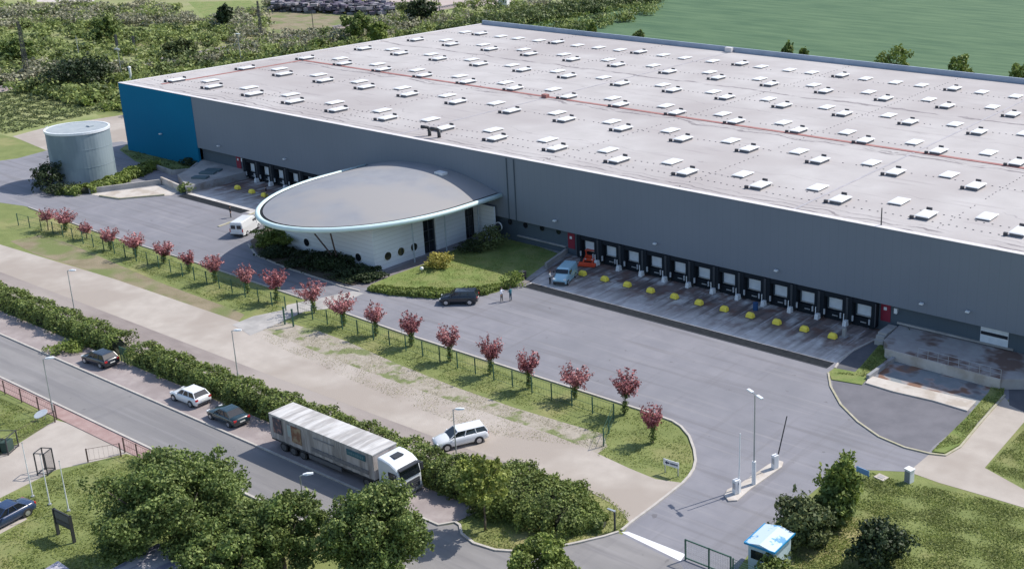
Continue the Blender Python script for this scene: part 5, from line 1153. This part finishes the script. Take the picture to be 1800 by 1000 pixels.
struct('meadow', MB().sheet(GP([(462, 16), (560, 22), (648, 30), (640, 52), (560, 60), (480, 62)]), .012), DRYG)
struct('meadow_far', MB().sheet(GP([(330, 4), (440, 2), (470, 20), (440, 34), (360, 30)]), .012), GRASS_L)
# railway: two rails on a ballast bank
mb = MB(); P = [Vector((-268, 100)), Vector((-272, 125)), Vector((-275, 150)), Vector((-280, 187)), Vector((-289, 240)), Vector((-298, 300)), Vector((-312, 400))]
L_, R_ = [p+Vector((2.2, 0)) for p in P], [p-Vector((2.2, 0)) for p in P]
mb.loft([[(l.x+.8, l.y, -.02), (l.x, l.y, .35), (r.x, r.y, .35), (r.x-.8, r.y, -.02)] for l, r in zip(L_, R_)]); struct('railway_ballast', mb, M('ballast', (.24, .20, .19), .95, (.32, .27, .26), 1.5, bump=.4))
t = thing('railway_track', 'single railway track through the scrubland', 'railway', (0, 0, 0)); 
for s in (-.75, .75):
    mb = MB(); mb.path([(p.x+s, p.y, .47) for p in P], .06, n=4); mb.build('rail', STEEL, t)
mb = MB()
for a, b in zip(P[:-1], P[1:]):
    k = int((b-a).length/1.3)
    for i in range(k): q = a.lerp(b, i/k); mb.box((q.x, q.y, .39), (2.5, .26, .1))
mb.build('sleepers', BROWNW, t)
# masts
def lattice(label, q, top, w0=.9):
    p = G(*q); h = ztop(q, top); t = thing('lattice_mast', label, 'mast', (p.x, p.y, 0)); mb = MB(); n = int(h/1.1)
    for i in (-1, 1):
        for j in (-1, 1): mb.tube((i*w0/2, j*w0/2, 0), (i*w0*.2, j*w0*.2, h), .09, .06, n=4)
    mb.build('legs', DARKM, t); mb = MB()
    for k in range(n):
        z0, z1 = h*k/n, h*(k+1)/n; a0 = w0/2*(1-.6*k/n); a1 = w0/2*(1-.6*(k+1)/n)
        for s in (-1, 1): mb.tube((-a0*s, -a0, z0), (a1*s, -a1, z1), .04, n=4); mb.tube((a0, -a0*s, z0), (a1, a1*s, z1), .04, n=4)
    mb.build('bracing', DARKM, t); mb = MB(); mb.tube((-1.6, 0, h*.9), (1.6, 0, h*.9), .06, n=4); mb.build('cross_arm', DARKM, t)
lattice('dark lattice mast at the far left of the railway', (50, 140), 38)
lattice('slim lattice mast beside the meadow clearing', (460, 68), 2, .7)
def mast(label, q, top, r=.11, m=STEEL, head=None):
    p = G(*q); h = ztop(q, top); t = thing('railway_mast', label, 'mast', (p.x, p.y, 0)); mb = MB(); mb.tube((0, 0, 0), (0, 0, h), r, r*.7, n=8); mb.build('pole', m, t)
    mb = MB()
    if head == 'signal': mb.box((0, 0, h-1.2), (.55, .4, 2.4)); mb.build('signal_head', DARKM, t); mb = MB(); mb.box((0, -.1, h-3.2), (1.6, .5, .35)); mb.build('platform', STEEL, t)
    elif head == 'lamp': mb.box((0, 0, h), (1.6, .35, .14)); mb.build('lamp_head', LAMPH, t)
    else: mb.tube((-.9, 0, h*.86), (.9, 0, h*.92), .04, n=5); mb.build('bracket', m, t)
mast('thin pale pole leaning over the scrub right of the lattice mast', (140, 105), 64)
mast('grey signal post rising behind the blue corner of the warehouse', (215, 140), 62, .10, STEEL, 'signal')
mast('dark short signal right of the grey signal post', (238, 96), 64, .12, DARKM, 'signal')
mast('grey lamp mast behind the left roof edge', (424, 110), 60, .09, STEEL, 'lamp')
mast('dark pole at the right end of the meadow clearing', (600, 40), 14, .12, DARKM)
mast('dark pole in the middle of the meadow clearing', (552, 62), 18, .12, DARKM)
mast('dark pole beside the dark tree at the pale bare field', (773, 28), -4, .16, DARKM)
p = G(232, 150); t = thing('white_vent_stack', 'white vent stack standing behind the blue warehouse corner', 'vent stack', (p.x, p.y, 0)); h = ztop((232, 150), 119); mb = MB(); mb.tube((0, 0, 0), (0, 0, h), .3, .28, n=12); mb.build('pipe', WHITE, t); mb = MB(); mb.tube((0, 0, h), (0, 0, h+.25), .4, .2, n=12); mb.build('cap', WHITE, t)
# heaps of scrap near the top edge
mb = MB(); rr = random.Random(9); 
for i in range(900):
    u = rr.random(); q = G(478+212*u+rr.uniform(-5, 5), 15+8*u+rr.uniform(-6, 6)); s = rr.uniform(.4, 1.6); mb.mi(rr.randrange(3)); mb.box((q.x, q.y, rr.uniform(.2, 2.8)), (s*1.6, s, s*.6), rz=rr.uniform(0, 3))
o = mb.build('scrap_heap', [M('scrap_purple', (.12, .10, .14)), M('scrap_dark', (.05, .05, .06)), M('scrap_pale', (.30, .28, .30))]); tag(o, 'long purple grey scrap heap beyond the meadow clearing', 'heap', None, 'stuff')
p = G(886, 14); t = thing('white_hut', 'tiny white hut at the top edge left of the crop field', 'hut', (p.x, p.y, 0), .4); mb = MB(); mb.box((0, 0, 1.4), (3, 2.4, 2.8)); mb.build('wall', WHITE, t); mb = MB(); mb.loft([[(-1.7, -1.4, 2.8), (0, -1.4, 3.6), (1.7, -1.4, 2.8)], [(-1.7, 1.4, 2.8), (0, 1.4, 3.6), (1.7, 1.4, 2.8)]]); mb.build('roof', CONC_D, t)

# grass tufts
def in_poly(x, y, P):
    c = False; j = len(P)-1
    for i in range(len(P)):
        if (P[i][1] > y) != (P[j][1] > y) and x < (P[j][0]-P[i][0])*(y-P[i][1])/(P[j][1]-P[i][1])+P[i][0]: c = not c
        j = i
    return c
def tufts(name, label, polys, n, m, rs, size=.10, z=.0):
    r = np.random.default_rng(rs); C = []
    Ps = [GP(p) for p in polys]; A = [max(1, (max(q[0] for q in P)-min(q[0] for q in P))*(max(q[1] for q in P)-min(q[1] for q in P))) for P in Ps]; A = np.array(A)/sum(A)
    while len(C) < n:
        P = Ps[r.choice(len(Ps), p=A)]; xs = [q[0] for q in P]; ys = [q[1] for q in P]; x = r.uniform(min(xs), max(xs)); y = r.uniform(min(ys), max(ys))
        if in_poly(x, y, P) and (math.sin(x*1.3+y*.7)+math.sin(y*1.9-x*.4)+r.normal()*.9 > -.6): C.append((x, y, z+r.uniform(.01, .10)))
    C = np.array(C); D = np.tile([0, -.3, .9], (n, 1)); o = leaves(name, C, D, size, m, None, rs, asp=.45, jit=.9); tag(o, label, 'grass', None, 'stuff')
TUF = leafmat('grass_blades', (.15, .195, .045), (.33, .36, .12), (.22, .265, .07), trans=.35)
TUFD = leafmat('dry_grass_blades', (.26, .26, .13), (.44, .41, .26), (.34, .33, .19), trans=.35)
tufts('grass', 'uneven mown grass on the right side lawn', [[(1440, 860), (1500, 828), (1530, 830), (1600, 850), (1700, 868), (1800, 895), (1820, 1010), (1400, 1010), (1390, 960)]], 34000, TUF, 301, .085)
tufts('grass', 'tufty grass on the lawn of flagpoles and billboard', [[(0, 945), (52, 912), (0, 878), (60, 848), (160, 815), (225, 800), (310, 825), (320, 1000), (0, 1010)], [(0, 700), (95, 740), (0, 795)]], 17000, TUF, 302, .08)
tufts('grass', 'grass strip under the pink tree row', [[(75, 392), (125, 396), (340, 468), (500, 530), (480, 550), (400, 540), (290, 495), (110, 420), (40, 420)], [(560, 545), (700, 595), (900, 660), (1000, 705), (1130, 722), (1180, 742), (1215, 790), (1215, 830), (1190, 848), (1050, 800), (1068, 770), (1000, 742), (700, 640), (540, 570)]], 18000, TUF, 303, .08)
tufts('weeds', 'weeds and dry tufts spreading over the patchy gravel', [[(440, 588), (560, 582), (700, 640), (900, 715), (1060, 765), (1060, 790), (970, 778), (860, 765), (700, 705)]], 9000, TUFD, 304, .05)
tufts('grass', 'rough grass around the shrub mass at the entrance', [[(805, 925), (815, 940), (870, 966), (940, 968), (1000, 955), (1095, 930), (1108, 905), (1060, 868), (960, 836), (900, 815), (860, 860)]], 7500, TUF, 305, .08)
tufts('grass', 'bright lawn grass in front of the office pavilion', [[(650, 508), (745, 467), (830, 432), (905, 415), (990, 444), (925, 488), (870, 512), (770, 522)]], 8000, TUF, 306, .07, .08)
tufts('grass', 'grass on the triangle right of the pale path', [[(1735, 822), (1810, 745), (1830, 745), (1830, 870), (1800, 856)]], 4500, TUF, 307, .08)
tufts('grass', 'grass on the verges around the round parking bay', [[(1640, 793), (1686, 781), (1764, 695), (1768, 662), (1740, 690), (1702, 733)], [(1460, 657), (1526, 664), (1568, 620), (1570, 605), (1546, 608), (1505, 657)]], 3200, TUF, 308, .09, .10)
tufts('grass', 'rough dark meadow grass between silo track and scrubland', [[(-10, 165), (200, 140), (210, 190), (100, 215), (20, 235), (-10, 235)]], 9000, LFB, 309, .30)
tufts('grass', 'tall grass in shade below the blue wall', [[(214, 264), (365, 286), (318, 305), (240, 284)]], 1500, LFB, 310, .14)
kerb('broken_kerb', GP([(384, 399), (420, 386), (452, 373), (480, 364)]), .35, .12, KERB_M)
p = G(919, 492); t = thing('black_bin', 'black waste bin at the lawn tip beside the apron path', 'bin', (p.x, p.y, .05)); mb = MB(); mb.box((0, 0, .5), (.6, .65, 1.0), taper=1.1); mb.build('body', BLKC, t, bevel=.03); mb = MB(); mb.box((0, 0, 1.04), (.7, .75, .08)); mb.build('lid', DARKM, t, bevel=.02)
p = G(707, 590); t = thing('small_dark_sign', 'small dark sign on a thin post between two pink trees', 'sign', (p.x, p.y, 0)); mb = MB(); mb.tube((0, 0, 0), (0, 0, 1.55), .03, n=6); mb.build('post', STEEL, t); mb = MB(); mb.box((0, 0, 1.75), (.3, .05, .42)); mb.build('board', DARKM, t)
